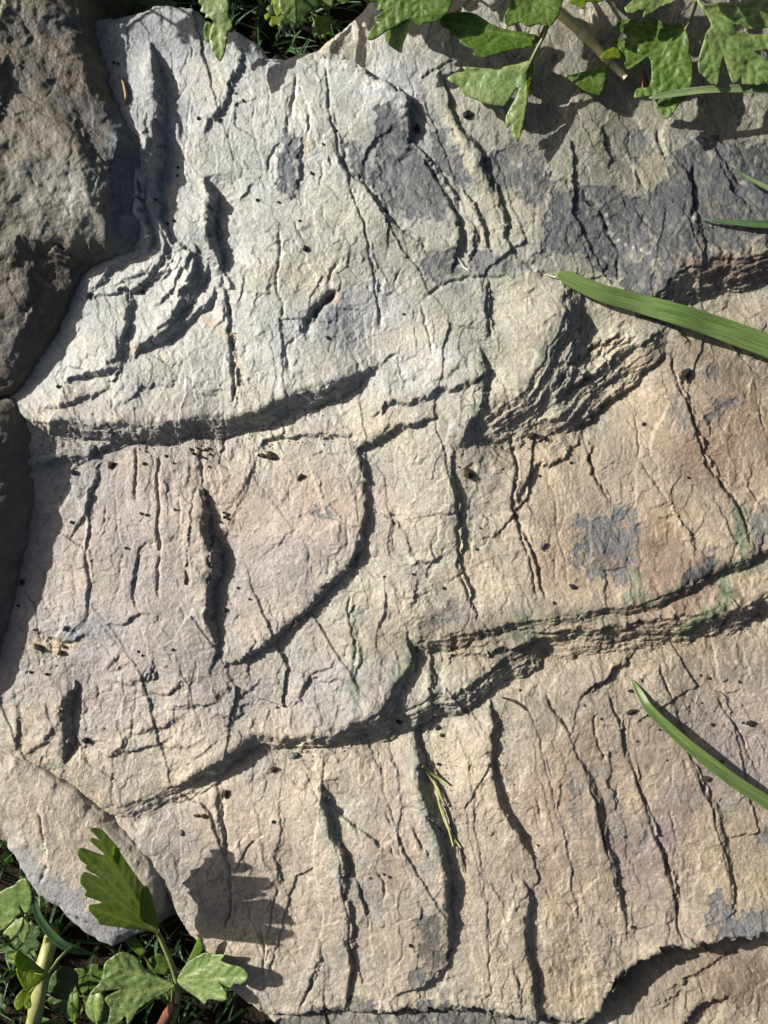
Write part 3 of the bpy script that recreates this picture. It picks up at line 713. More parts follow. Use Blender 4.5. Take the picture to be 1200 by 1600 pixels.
# tints
for (x, y, rx, ry, c, st) in [(480, 790, 120, 60, (192, 168, 146), .6), (330, 800, 60, 90, (190, 168, 140), .6), (140, 980, 90, 60, (178, 172, 166), .6), (470, 870, 90, 60, (178, 164, 160), .6), (520, 1080, 110, 50, (176, 166, 162), .6),
        (600, 140, 45, 50, (212, 214, 214), .7), (590, 480, 50, 40, (208, 206, 200), .6), (640, 560, 70, 50, (202, 202, 192), .6), (545, 500, 40, 60, (150, 152, 156), .6), (520, 350, 70, 30, (190, 186, 160), .6), (470, 430, 80, 40, (198, 190, 150), .5),
        (660, 250, 80, 60, (140, 144, 146), .6), (100, 760, 40, 60, (172, 172, 166), .5), (560, 830, 80, 60, (190, 170, 150), .4), (600, 900, 60, 60, (186, 172, 146), .4), (620, 1330, 60, 120, (180, 160, 140), .5), (640, 1420, 70, 90, (186, 172, 148), .5), (520, 1280, 60, 90, (206, 190, 160), .6),
        (740, 1320, 50, 160, (188, 168, 136), .6), (1090, 715, 48, 42, (156, 122, 94), .7), (1150, 690, 60, 80, (166, 136, 102), .6), (1020, 870, 55, 75, (162, 130, 98), .7), (1060, 920, 80, 50, (164, 128, 92), .5), (880, 880, 50, 50, (176, 146, 106), .6), (980, 620, 60, 60, (182, 164, 130), .6),
        (1010, 1340, 40, 60, (152, 132, 124), .6), (1050, 1280, 30, 60, (150, 134, 134), .5), (1170, 1180, 70, 110, (160, 146, 142), .6), (1160, 1340, 60, 80, (166, 148, 104), .6), (900, 1430, 60, 60, (184, 162, 132), .6), (860, 1300, 50, 120, (186, 160, 128), .6), (880, 1540, 70, 60, (160, 138, 100), .6),
        (1090, 1560, 120, 80, (150, 132, 102), .9), (1160, 1540, 70, 50, (146, 120, 92), .6), (120, 500, 40, 60, (186, 184, 170), .6), (230, 1320, 70, 90, (176, 164, 150), .7), (400, 1360, 60, 80, (190, 168, 138), .5), (80, 1010, 40, 12, (212, 184, 136), .8), (1040, 560, 60, 20, (150, 130, 100), .5), (1140, 420, 90, 20, (126, 96, 70), .8)]:
    zone(x, y, rx, ry, c, st, .6)
BLUE = (64, 70, 77); BLUE2 = (94, 100, 106); GREEN = (120, 138, 104)
patch([(585, 170), (612, 160), (636, 185), (637, 228), (660, 245), (690, 292), (700, 330), (690, 350), (650, 345), (610, 335), (575, 290), (590, 230)], BLUE, .9)
patch([(540, 225), (556, 222), (575, 250), (600, 290), (560, 282), (540, 262)], BLUE, .85)
patch([(444, 208), (468, 212), (466, 260), (460, 312), (438, 300), (428, 270)], BLUE2, .95)
patch([(675, 208), (700, 205), (715, 240), (742, 290), (715, 290), (690, 262), (672, 240)], BLUE, .9)
patch([(690, 140), (702, 165), (690, 195), (668, 180)], BLUE2, .6)
patch([(770, 240), (800, 215), (842, 245), (860, 290), (840, 340), (812, 300), (770, 300), (755, 262)], BLUE, .85)
patch([(855, 300), (905, 288), (945, 290), (1000, 312), (1042, 280), (1055, 240), (1085, 212), (1220, 232), (1400, 240), (1400, 375), (1200, 385), (1090, 405), (1048, 430), (1030, 455), (985, 480), (960, 445), (905, 400), (860, 400), (835, 410), (850, 350)], BLUE, .93, 4, 9)
patch([(970, 205), (1012, 200), (1022, 235), (990, 250), (965, 235)], BLUE2, .8)
patch([(655, 390), (705, 395), (725, 430), (690, 440), (665, 430)], BLUE, .85)
patch([(500, 470), (530, 460), (556, 480), (560, 520), (530, 545), (510, 530)], BLUE2, .55, 8, 12)
patch([(740, 395), (830, 410), (810, 430), (760, 436), (730, 425)], BLUE2, .7)
patch([(700, 440), (730, 445), (728, 470), (700, 468)], BLUE2, .6)
patch([(530, 380), (560, 375), (580, 400), (560, 425), (535, 410)], BLUE2, .45, 8, 10)
patch([(300, 370), (325, 365), (325, 400), (310, 410)], BLUE, .6)
patch([(900, 815), (925, 795), (950, 800), (985, 790), (992, 830), (990, 880), (970, 905), (940, 895), (905, 885), (888, 880), (905, 860)], BLUE2, .85, 3, 12)
patch([(1058, 920), (1058, 895), (1085, 868), (1110, 860), (1118, 880), (1100, 905)], BLUE, .9)
patch([(1102, 655), (1118, 630), (1150, 622), (1135, 645), (1115, 660)], BLUE2, .85); patch([(1104, 592), (1112, 570), (1124, 566), (1122, 585)], BLUE2, .8)
patch([(1045, 640), (1058, 610), (1078, 660), (1085, 670), (1068, 672)], BLUE2, .5); patch([(960, 785), (975, 800), (968, 812), (955, 808)], BLUE2, .7)
patch([(1170, 800), (1215, 775), (1400, 770), (1400, 850), (1200, 852), (1172, 870)], BLUE2, .8)
patch([(490, 800), (515, 788), (520, 800), (505, 806)], BLUE2, .8); patch([(700, 945), (720, 935), (732, 960), (720, 980), (650, 985), (630, 975), (665, 965)], BLUE2, .45)
patch([(655, 1435), (685, 1415), (690, 1450), (700, 1490), (668, 1530), (640, 1545), (635, 1530), (660, 1500)], BLUE, .75)
patch([(430, 1600), (470, 1580), (560, 1560), (600, 1580), (690, 1565), (760, 1580), (860, 1590), (930, 1600), (900, 1640), (430, 1640)], BLUE, .8)
patch([(890, 1245), (900, 1215), (905, 1270), (898, 1282)], BLUE2, .7); patch([(995, 1330), (1010, 1280), (1020, 1285), (1012, 1320)], BLUE2, .7)
patch([(1110, 1400), (1120, 1390), (1140, 1410), (1145, 1425), (1200, 1405), (1400, 1390), (1400, 1445), (1200, 1450), (1110, 1472), (1108, 1430)], BLUE2, .9)
patch([(1180, 1300), (1220, 1280), (1220, 1330), (1185, 1328)], BLUE2, .8); patch([(935, 1480), (955, 1465), (965, 1475), (945, 1492)], BLUE2, .5); patch([(960, 1560), (990, 1510), (1000, 1515), (975, 1550)], BLUE2, .7)
patch([(85, 985), (120, 975), (130, 995), (100, 1000)], (150, 160, 168), .7)
patch([(340, 1440), (350, 1410), (440, 1400), (430, 1440), (380, 1460)], (150, 140, 132), .5, 10, 12)
# faint green growth along a few edges
def strip(pts, w, c, st):
    P = catmull(pts)
    x0, y0 = P.min(0)-4*w; x1, y1 = P.max(0)+4*w
    i0, i1 = np.searchsorted(us, [x0, x1]); j0, j1 = np.searchsorted(vs, [y0, y1]); w_ = (slice(j0, j1), slice(i0, i1))
    X = U[w_]; Y = V[w_]; d = np.full(X.shape, 1e9, F32)
    for k in range(len(P)): d = np.minimum(d, np.hypot(X-P[k, 0], Y-P[k, 1]))
    m = (smooth(w*1.6, w*.2, d+w*.7*(nz2[w_]+.6*nz3[w_]))*st)[..., None].astype(F32)
    rgb[w_] = rgb[w_]*(1-m)+tone(c)*m
strip([(640, 1005), (636, 1035), (620, 1060)], 14, GREEN, .6); strip([(552, 960), (556, 1020), (554, 1090)], 11, GREEN, .6); strip([(750, 580), (750, 620), (745, 640)], 9, (92, 112, 80), .8)
strip([(680, 1050), (684, 1100)], 10, (100, 112, 86), .7); strip([(980, 935), (996, 920), (994, 900)], 11, GREEN, .8); strip([(1060, 910), (1045, 928), (1000, 940)], 8, GREEN, .6); strip([(1150, 800), (1156, 840), (1150, 880), (1130, 900)], 12, (104, 128, 92), .8)
strip([(1075, 985), (1100, 965), (1120, 945), (1128, 930)], 13, (86, 112, 66), .85); strip([(1150, 890), (1190, 880)], 12, (118, 130, 96), .6); strip([(660, 1240), (680, 1300), (668, 1350)], 14, (168, 178, 156), .6); strip([(812, 960), (830, 985), (812, 990)], 9, GREEN, .7)
strip([(512, 1260), (522, 1320), (530, 1370)], 12, (170, 176, 152), .6); strip([(640, 1130), (645, 1180), (650, 1220)], 10, (160, 170, 142), .5); strip([(72, 1196), (98, 1195)], 8, GREEN, .6); strip([(868, 430), (878, 445)], 8, GREEN, .7)
strip([(680, 430), (720, 436), (760, 434), (800, 430)], 7, (150, 164, 132), .6); strip([(870, 520), (868, 540), (850, 560)], 12, (112, 124, 96), .6); strip([(700, 180), (722, 230), (745, 275), (770, 320)], 8, (176, 164, 118), .6)
for p in [[(905, 292), (920, 320), (945, 338), (950, 365)], [(912, 372), (930, 395), (958, 415)], [(880, 262), (902, 285)], [(800, 255), (860, 282)], [(1035, 205), (1042, 260), (1030, 285)], [(1080, 215), (1110, 225)], [(960, 240), (985, 262)], [(945, 360), (975, 385), (1010, 400)], [(1085, 300), (1078, 345)]]:
    strip(p, 2.6, (186, 184, 172), .75)
# ochre staining beside a few cracks
for p in [[(318, 500), (365, 530), (370, 570)], [(480, 215), (478, 240)], [(525, 455), (528, 470)], [(205, 545), (215, 552)], [(535, 1300), (536, 1330)], [(548, 1500), (556, 1540)]]:
    strip(p, 6, (206, 172, 126), .7)
nz0 = fbm(U, V, 230, 3, 140)
rgb *= (1+.14*nz3+.14*nz2+.13*nz1+.12*nz0)[..., None].astype(F32)
rgb[..., 0] *= 1+.04*nz1; rgb[..., 2] *= 1-.06*nz1
rgb *= np.array([.965, .965, .965], F32)
np.clip(rgb, .01, .8, out=rgb)

# ------------------------------------------------------------------ the slate rock: layers
root = empty('slate_rock', (0, 0, GZ*K))
tag(root, 'large pale slate rock split into ragged stepped layers with long dark ledges', 'rock')
cu = (R.Uw[:-1, :-1]+R.Uw[1:, 1:])*.5; cv = (R.Vw[:-1, :-1]+R.Vw[1:, 1:])*.5
cell = keepv[:-1, :-1] & keepv[1:, 1:] & keepv[1:, :-1] & keepv[:-1, 1:]
def inside(poly):
    m = np.zeros(cu.shape, bool); n = len(poly)
    for i in range(n):
        x0, y0 = poly[i]; x1, y1 = poly[(i+1) % n]
        if y0 == y1: continue
        m ^= ((y0 > cv) != (y1 > cv)) & (cu < (x1-x0)*(cv-y0)/(y1-y0)+x0)
    return m
pF = inside([(905, 1640), (925, 1600), (950, 1562), (975, 1520), (1000, 1500), (1050, 1482), (1100, 1474), (1140, 1463), (1200, 1452), (1500, 1425), (1500, 1900), (880, 1900)])
pD = inside([(95, 1208), (195, 1262), (280, 1224), (360, 1172), (400, 1152), (530, 1150), (650, 1116), (722, 1106), (800, 1050), (850, 1034), (1040, 1012), (1150, 992), (1200, 968), (1500, 900), (1500, 1900), (-300, 1900), (-300, 1200)])
pE = inside([(505, -300), (1500, -300), (1500, 370), (1200, 388), (1050, 428), (1030, 455), (1046, 540), (1005, 575), (918, 662), (800, 700), (712, 698), (738, 655), (752, 580), (768, 530), (762, 440), (702, 432), (712, 350), (690, 290), (638, 225), (605, 134), (505, 90)])
pA = inside([(-300, -300), (505, -300), (505, 90), (605, 134), (638, 225), (690, 290), (712, 350), (702, 432), (762, 440), (768, 530), (752, 580), (690, 607), (580, 648), (592, 568), (480, 611), (400, 640), (330, 657), (60, 656), (-300, 650)])
pC = inside([(704, 690), (708, 745), (718, 850), (735, 958), (742, 978), (960, 946), (1100, 890), (1500, 780), (1500, 300), (704, 300)])
left = cell.copy()
for m_, lab in ((pF, 'brown lower layer under the deep shadowed lip'), (pD, 'tan bottom layer crossed by slanting vertical cracks'), (pE, 'blue grey layer with a dark broken cliff'),
                (pA, 'pale grey green top layer with small flakes'), (pC, 'ochre brown layer with rusty and blue stains'), (np.ones_like(cell), 'pinkish tan middle layer between the long ledges')):
    k_ = left & m_
    left &= ~m_
    o = grid_mesh('rock_layer', R, k_, rgb, ROCK)
    adopt(o, root); o['label'] = lab

# ------------------------------------------------------------------ stones beside it
def stone(name, poly, hfun, cell_, label, cat, colour, extra=None, mat=BOULDER, seed=200, edge=4.5, inset=0.0, rough_=1.0):
    P = np.array(poly, float); x0, y0 = P.min(0)-70; x1, y1 = P.max(0)+70
    f = Field(np.arange(x0, x1, cell_), np.arange(y0, y1, cell_), 1.2, seed, 0.0)
    d = poly_sd(catmull(poly, 20, True), f.Uw, f.Vw, 400)-inset
    f.H += hfun(f.U, f.V, d).astype(F32)
    if extra: extra(f)
    f.H += rough_*(3.0*fbm(f.Uw, f.Vw, 40, 5, seed+9, .55)+f.facets(.06, .4, 34, 3)+f.facets(.08, .25, 14, 5)).astype(F32)
    f.H -= np.where(d < 0, np.minimum(np.where(d > -10, d*d*.18, 18+(-d-10)*edge), 400)+8, 8*np.exp(-np.maximum(d, 0)/11)).astype(F32)
    keep = d > -58
    kc = keep[:-1, :-1] & keep[1:, 1:] & keep[1:, :-1] & keep[:-1, 1:]
    c = colour(f)
    rt = empty(name, (float((P[:, 0].mean()-600)*K), float(-(P[:, 1].mean()-800)*K), GZ*K))
    tag(rt, label, cat)
    o = grid_mesh('stone_body', f, kc, c, mat); adopt(o, rt)
    return f

def kx(p, z): # plan position of something seen at p that stands z high
    k = (D-z)/D
    return (600+(p[0]-600)*k, 800+(p[1]-800)*k)

def boulder_h(u, v, d):
    up = 36+86*(1-np.exp(-np.maximum(d, 0)/200))
    up = up+8*fbm(u, v, 150, 3, 233)
    return up*smooth(760, 420, v)+30*smooth(420, 760, v)
def boulder_x(f):
    f.ledge('N', 20, 22, [(52, 386), (75, 392), (100, 394), (140, 392), (180, 398), (215, 392)], 90, 60, 3, .35, 30)
    f.ledge('NW', 16, 20, [(195, 195), (190, 250), (180, 300), (175, 350), (190, 385)], 60, 30, 4, .5)
    f.ledge('NW', 10, 18, [(120, 195), (135, 240), (160, 290), (165, 330)], 50, 40, 2)
    f.ledge('E', 18, 20, [(35, 20), (30, 60), (20, 110)], 40, 30, 2)
    f.ledge('W', 10, 20, [(40, 120), (20, 180), (30, 240)], 40, 40, 2)
    f.ledge('W', 9, 12, [(60, 430), (55, 500), (25, 560)], 30, 30, 2)
    f.flakes(.6, 60, 2.0, 260, .6, 1.4)
def boulder_c(f):
    a = fbm(f.U, f.V, 70, 4, 301); b = fbm(f.U, f.V, 20, 4, 310)
    c = np.empty(f.U.shape+(3,), F32); c[:] = tone((112, 101, 74))
    def put(m, col_):
        c[:] = c*(1-m[..., None])+tone(col_)*m[..., None]
    put(smooth(0.05, .5, a)*.7, (136, 124, 94)); put(smooth(.1, .5, -a)*.6, (98, 100, 98))
    put(np.exp(-(((f.U-95)/60)**2+((f.V-130)/45)**2))*smooth(-.2, .4, b)*.8, (128, 102, 68))
    put(np.exp(-(((f.U-130)/70)**2+((f.V-335)/55)**2))*.8, (168, 168, 146))
    put(smooth(172, 190, f.U+8*b)*smooth(170, 200, f.V)*.9, (104, 112, 120))
    put(smooth(395, 430, f.V+10*b)*.7, (96, 78, 58)); put(np.exp(-(((f.U-30)/30)**2+((f.V-550)/60)**2))*.7, (128, 120, 112))
    c *= .9*(1+.25*b)[..., None]
    return np.clip(c, .01, .7).astype(F32)
BP = [(-220, -160), (118, -120), (126, -10), (140, 50), (158, 92), (166, 125), (182, 152), (194, 182), (220, 213), (226, 238), (217, 262), (217, 300), (221, 350), (206, 388), (150, 408), (112, 440), (88, 500), (55, 560), (22, 604), (-60, 640), (-220, 660)]
BF = stone('boulder', [kx(p, 35) for p in BP], boulder_h, 1.9, 'dark brownish boulder with a rough face leaning against the pale slate', 'boulder', boulder_c, boulder_x, seed=200, edge=3.2, inset=13.0, rough_=.85)

def dark_h(u, v, d): return 20+60*(1-np.exp(-np.maximum(d, 0)/60))
def dark_c(f):
    b = fbm(f.U, f.V, 24, 4, 410); c = np.empty(f.U.shape+(3,), F32); c[:] = tone((112, 102, 84))
    c *= (1+.3*b)[..., None]; return np.clip(c, .01, .6).astype(F32)
stone('stone', [kx(p, 25) for p in [(-230, 640), (-60, 636), (4, 622), (26, 650), (32, 720), (31, 800), (24, 850), (8, 905), (-14, 1000), (-60, 1080), (-230, 1100)]], dark_h, 2.2,
      'narrow dark stone in shade below the brownish boulder', 'stone', dark_c, None, seed=240, edge=3.0)

def slab_h(u, v, d): return 17-0.05*(v-1200)+3*fbm(u, v, 120, 3, 433)-4*np.exp(-np.maximum(d, 0)/20)
def slab_c(f):
    b = fbm(f.U, f.V, 24, 4, 510); a = fbm(f.U, f.V, 80, 3, 520)
    c = np.empty(f.U.shape+(3,), F32); c[:] = tone((194, 178, 152))
    rim = poly_sd(catmull(SP, 20, True), f.U, f.V, 200)
    south = smooth(-20, 60, (f.V-1290)-.55*(f.U-20))
    m = smooth(60, 18, rim+14*b)*south*.8
    c[:] = c*(1-m[..., None])+tone((146, 150, 156))*m[..., None]
    c *= (1+.13*b+.05*a)[..., None]; return np.clip(c, .01, .7).astype(F32)
SP = [(-130, 1140), (-10, 1176), (30, 1184), (62, 1202), (130, 1250), (185, 1300), (225, 1350), (250, 1388), (240, 1430), (222, 1448), (190, 1470), (172, 1476), (150, 1468), (100, 1428), (60, 1395), (35, 1362), (14, 1325), (0, 1288), (-130, 1240)]
def slab_x(f):
    f.ledge('E', 5, 4, [(62, 1240), (70, 1290), (75, 1340), (66, 1378)], 20, 25, 2); f.crack(4, 2.5, [(62, 1250), (72, 1300), (74, 1345), (64, 1380)])
    f.ledge('E', 6, 8, [(20, 1340), (50, 1380), (100, 1415), (160, 1450)], 25, 20, 2); f.flakes(1.0, 60, 2.0, 460, .4, 1.6)
SLF = stone('flat_stone', SP, slab_h, 1.8, 'thin flat pale stone with a bluish rounded rim wedged beside the big slate', 'stone', slab_c, slab_x, mat=ROCK, seed=280, edge=3.6, rough_=.3)
# broken lump between the flat stone and the big rock
def lump_h(u, v, d): return -40+26*(1-np.exp(-np.maximum(d, 0)/14))
def lump_c(f):
    b = fbm(f.U, f.V, 20, 4, 610); c = np.empty(f.U.shape+(3,), F32); c[:] = tone((150, 136, 112)); c *= (1+.35*b)[..., None]
    return np.clip(c, .01, .6).astype(F32)
stone('stone_chunk', [(262, 1392), (280, 1386), (292, 1402), (300, 1425), (318, 1455), (330, 1485), (310, 1496), (288, 1470), (272, 1440)], lump_h, 1.8,
      'small broken brown chunk wedged under the edge of the slate beside the upright leaf', 'stone', lump_c, None, seed=330, rough_=1.2)

def top_z(px, py):
    z = R.sample(px, py)
    return z

# ------------------------------------------------------------------ leaves
def tube(name, pts, radii, mat, parent=None, seg=8, cap=True):
    """round stalk through points given as (px, py, z) seen from the camera"""
    P = catmull([np.array(at(*p)) for p in pts], 0.004) if len(pts) > 2 else np.array([at(*p) for p in pts])
    n = len(P); rr = np.interp(np.linspace(0, 1, n), np.linspace(0, 1, len(radii)), radii)*K
    verts = []; faces = []
    up = Vector((0.13, 0.2, 1)).normalized()
    for i in range(n):
        t = Vector(P[min(i+1, n-1)]-P[max(i-1, 0)]).normalized()
        x = t.cross(up)
        if x.length < 1e-4: x = t.cross(Vector((1, 0, 0)))
        x.normalize(); y = t.cross(x)
        for k in range(seg):
            a = 2*math.pi*k/seg
            verts.append(Vector(P[i])+(x*math.cos(a)+y*math.sin(a))*rr[i]*(1+.08*math.sin(3*a+i)))
    for i in range(n-1):
        for k in range(seg):
            faces.append((i*seg+k, i*seg+(k+1) % seg, (i+1)*seg+(k+1) % seg, (i+1)*seg+k))
    if cap:
        faces.append(tuple(range(seg))); faces.append(tuple(reversed(range((n-1)*seg, n*seg))))
    o = raw_mesh(name, verts, faces, mat)
    if parent: adopt(o, parent)
    return o

def leaf_mesh(name, outline, base, zf, mat, parent=None, step=2.2, puff=.8, thick=1.3, mid=None):
    B = catmull(outline, step, True)
    # remove near-duplicate points
    B = np.array([p for i, p in enumerate(B) if np.linalg.norm(p-B[i-1]) > .6])
    n = len(B)
    r = np.linalg.norm(B-np.array(base), axis=1)
    tips = []
    w = max(3, int(6/step*3))
    for i in range(n):
        if r[i] == max(r[(i+k) % n] for k in range(-w, w+1)) and r[i] > 16: tips.append(B[i])
    x0, y0 = B.min(0); x1, y1 = B.max(0)
    gx, gy = np.meshgrid(np.arange(x0, x1, step*1.25), np.arange(y0, y1, step*1.25))
    gx = gx+rng.uniform(-.35, .35, gx.shape)*step; gy = gy+rng.uniform(-.35, .35, gy.shape)*step
    sdv = poly_sd(B, gx, gy, 300)
    I = np.stack([gx[sdv > step*.6], gy[sdv > step*.6]], 1)
    pts = np.concatenate([B, I])
    res = delaunay_2d_cdt([Vector((float(p[0]), float(p[1]))) for p in pts], [(i, (i+1) % n) for i in range(n)], [list(range(n))], 1, 1e-5)
    vv = np.array([(p.x, p.y) for p in res[0]]); ff = [f for f in res[2] if len(f) >= 3]
    # veins run from the base to each tooth, with side branches
    segs = []
    bs = np.array(base, float)
    for t in tips:
        segs.append((bs, t, 1.0))
        dv = t-bs; ln = np.linalg.norm(dv); nrm = np.array([-dv[1], dv[0]])/ln
        for q in (.35, .52, .68, .82):
            for s_ in (-1, 1):
                a = bs+dv*q; segs.append((a, a+dv/ln*ln*.16+nrm*s_*ln*.15, .55))
    dmin = np.full(len(vv), 60.0); vein = np.zeros(len(vv))
    for a, b, wgt in segs:
        dv = b-a; t = np.clip(((vv-a)@dv)/(dv@dv+1e-6), 0, 1)
        q = np.linalg.norm(vv-a-t[:, None]*dv, axis=1)
        dmin = np.minimum(dmin, q/wgt**.5)
        vein = np.maximum(vein, wgt*np.exp(-(q/(1.7 if wgt == 1 else 1.2))**2))
    z = np.array([zf(p[0], p[1]) for p in vv])+puff*np.minimum(dmin, 7)/4+.8*perlin(vv[:, 0]/9, vv[:, 1]/9, 3)+2.6*perlin(vv[:, 0]/34, vv[:, 1]/34, 4)
    verts = [at(p[0], p[1], zz) for p, zz in zip(vv, z)]
    faces = []
    for f in ff:                       # keep every face looking up
        a, b, c = (vv[k] for k in f[:3])
        cr = (b[0]-a[0])*(c[1]-a[1])-(b[1]-a[1])*(c[0]-a[0])
        faces.append(tuple(f) if cr < 0 else tuple(reversed(f)))
    o = raw_mesh(name, verts, faces, mat, None, True, thick*K, {'vein': np.clip(vein, 0, 1)*.85})
    if parent: adopt(o, parent)
    return o

def plane(base, zb, gx, gy, curl=0.0, sag=0.0):
    def f(x, y):
        dx, dy = x-base[0], y-base[1]; r2_ = dx*dx+dy*dy
        return zb+gx*dx+gy*dy+curl*(gx*dy-gy*dx)**2-sag*r2_
    return f

def leaf_thing(name, label, cat, blades, stalk, mats=None, group=None, stalk_r=(2.2, 2.8), stalk_mat=STEM):
    p0 = at(*stalk[-1]) if stalk else at(blades[0][1][0], blades[0][1][1], 0)
    rt = empty(name, p0); tag(rt, label, cat, group)
    for (outline, base, zf, mat, *rest) in blades:
        leaf_mesh('leaf_blade', outline, base, zf, mat, rt, **(rest[0] if rest else {}))
    if stalk: tube('stalk', stalk, stalk_r, stalk_mat, rt)
    return rt

# top edge, from the boulder to the right
leaf_thing('buttercup_leaf', 'narrow toothed green leaf hanging down over the pale top edge of the slate', 'leaf',
    [([(316, -40), (318, -15), (310, 3), (316, 9), (313, 18), (322, 22), (320, 28), (328, 28), (333, 34), (329, 46), (327, 60), (330, 76), (337, 89), (344, 96), (350, 86), (354, 70), (356, 50), (363, 44), (361, 30), (357, 22), (358, 8), (352, -15), (350, -40)], (335, -38), plane((335, -38), 60, 0.05, -.12, .002), LEAF_PALE),
     ([(322, 34), (318, 48), (320, 62), (326, 66), (331, 54), (332, 38)], (327, 34), plane((327, 34), 42, .1, -.2), LEAF)],
    [(335, -38, 60), (338, -80, 50), (345, -120, -60), (350, -140, -190)])
leaf_thing('buttercup_leaf', 'short pale green leaf tip poking down into the dark gap behind the slate', 'leaf',
    [([(434, -40), (436, -5), (436, 12), (442, 23), (452, 30), (462, 37), (464, 20), (461, -5), (455, -40)], (446, -38), plane((446, -38), 62, -.15, -.1), LEAF_PALE),
     ([(424, -40), (427, -5), (428, 14), (433, 26), (439, 22), (440, 0), (434, -40)], (430, -38), plane((430, -38), 50, .1, -.12), LEAF_BRIGHT)],
    [(444, -38, 62), (442, -80, 40), (440, -120, -60), (440, -140, -190)])
leaf_thing('buttercup_leaf', 'broad toothed leaf with frosted left lobes and a folded pale tip', 'leaf',
    [([(566, -50), (568, -20), (578, 2), (592, 5), (590, 16), (600, 17), (590, 24), (586, 32), (593, 35), (581, 44), (574, 61), (584, 62), (601, 51), (620, 40), (640, 30), (648, 36), (656, 41), (664, 36), (680, 34), (694, 26), (704, 12), (712, -20), (712, -50)], (660, -45), plane((660, -45), 96, .12, -.2, .001), LEAF),
     ([(604, 48), (602, 60), (607, 70), (615, 76), (627, 82), (630, 68), (641, 42), (640, 31), (622, 38)], (640, 30), plane((640, 30), 78, .35, -.5), LEAF_PALE)],
    [(660, -45, 96), (680, -80, 80), (700, -130, -20), (705, -150, -190)])
leaf_thing('buttercup_leaf', 'dark shaded three toothed leaf lying level above the rock', 'leaf',
    [([(686, 35), (695, 23), (710, 19), (740, 21), (768, 38), (788, 45), (812, 50), (838, 55), (842, 64), (830, 73), (800, 78), (775, 85), (756, 90), (740, 86), (741, 78), (731, 74), (720, 67), (716, 59), (703, 54), (701, 46), (694, 43)], (842, 62), plane((842, 62), 64, .02, .12, .0004), LEAF)],
    [(842, 62, 64), (852, 40, 66), (868, 0, 60), (880, -60, 20), (890, -150, -190)])
leaf_thing('buttercup_leaf', 'dark green leaf shading the start of the straw stalk', 'leaf',
    [([(792, -40), (797, -10), (795, 10), (787, 28), (794, 41), (812, 35), (826, 42), (840, 38), (858, 41), (870, 30), (878, 8), (884, -40)], (842, -38), plane((842, -38), 104, .05, -.1, .001), LEAF)],
    [(842, -38, 104), (850, -80, 80), (856, -130, -20), (858, -150, -190)])
leaf_thing('buttercup_leaf', 'deeply cut leaf with one long pale lobe pointing down at the rock', 'leaf',
    [([(831, 94), (810, 100), (799, 102), (767, 107), (724, 104), (727, 111), (712, 114), (699, 122), (705, 129), (717, 134), (725, 147), (745, 157), (767, 164), (780, 165), (790, 165), (804, 143), (811, 137), (807, 150), (796, 170), (790, 185), (792, 200), (799, 195), (800, 207), (809, 222), (817, 200), (822, 170), (825, 150), (823, 127), (824, 112)], (829, 96), plane((829, 96), 62, .18, -.16, .0012), LEAF_PALE, dict(step=2.8)),
     ([(826, 98), (833, 98), (831, 125), (828, 152), (823, 138), (821, 118)], (829, 98), plane((829, 98), 56, -.4, -.1), LEAF_BRIGHT)],
    [(829, 96, 62), (838, 78, 70), (850, 56, 78), (860, 30, 82), (880, -40, 40), (892, -150, -190)], stalk_r=(2.4, 3))
leaf_thing('leaf_scrap', 'small triangular green leaf piece beside the cut end of the straw stalk', 'leaf',
    [([(885, 120), (900, 115), (927, 108), (951, 100), (949, 111), (945, 129), (939, 148), (927, 147), (912, 141), (897, 130)], (951, 101), plane((951, 101), 36, .1, -.15, .002), LEAF),
     ([(938, 89), (946, 80), (958, 75), (968, 78), (971, 90), (960, 92), (945, 93)], (970, 90), plane((970, 90), 52, -.2, .1), LEAF_BRIGHT)],
    [(951, 101, 36), (953, 97, 38), (957, 94, 36)], stalk_r=(1.6, 1.6))
leaf_thing('buttercup_leaf', 'broad leaf with sunlit lower half and shaded top next to the straw stalk', 'leaf',
    [([(1071, 46), (1078, 68), (1077, 84), (1083, 100), (1081, 129), (1074, 150), (1062, 162), (1050, 180), (1038, 186), (1033, 175), (1026, 168), (1030, 156), (1040, 146), (1026, 150), (1008, 151), (991, 153), (996, 138), (1014, 135), (1018, 110), (1014, 90), (1002, 96), (982, 109), (973, 93), (969, 78), (951, 70), (960, 63), (984, 58), (969, 49), (964, 34), (975, 31), (987, 31), (1003, 36), (1008, 27), (1026, 30), (1044, 38), (1062, 39)], (1070, 47), plane((1070, 47), 66, .16, -.1, .0008), LEAF, dict(puff=1.1))],
    [(1070, 47, 66), (1080, 28, 72), (1088, 5, 76), (1096, -60, 30), (1100, -150, -190)])
leaf_thing('buttercup_leaf', 'large pale frosted leaf of several long lobes in the corner by the horizontal grass blade', 'leaf',
    [([(1098, 9), (1116, 5), (1140, 8), (1170, 3), (1205, -4), (1240, 4), (1236, 34), (1191, 45), (1176, 46), (1150, 39), (1152, 48), (1176, 54), (1204, 54), (1230, 62), (1222, 78), (1180, 80), (1200, 95), (1203, 112), (1199, 130), (1180, 133), (1164, 131), (1158, 120), (1151, 130), (1143, 126), (1131, 90), (1128, 102), (1122, 130), (1113, 132), (1101, 120), (1092, 111), (1092, 90), (1104, 51), (1111, 39), (1101, 18)], (1100, 14), plane((1100, 14), 92, -.05, -.12, .0006), LEAF_PALE, dict(puff=1.1))],
    [(1100, 14, 92), (1092, 4, 90), (1088, -40, 60), (1090, -150, -190)])
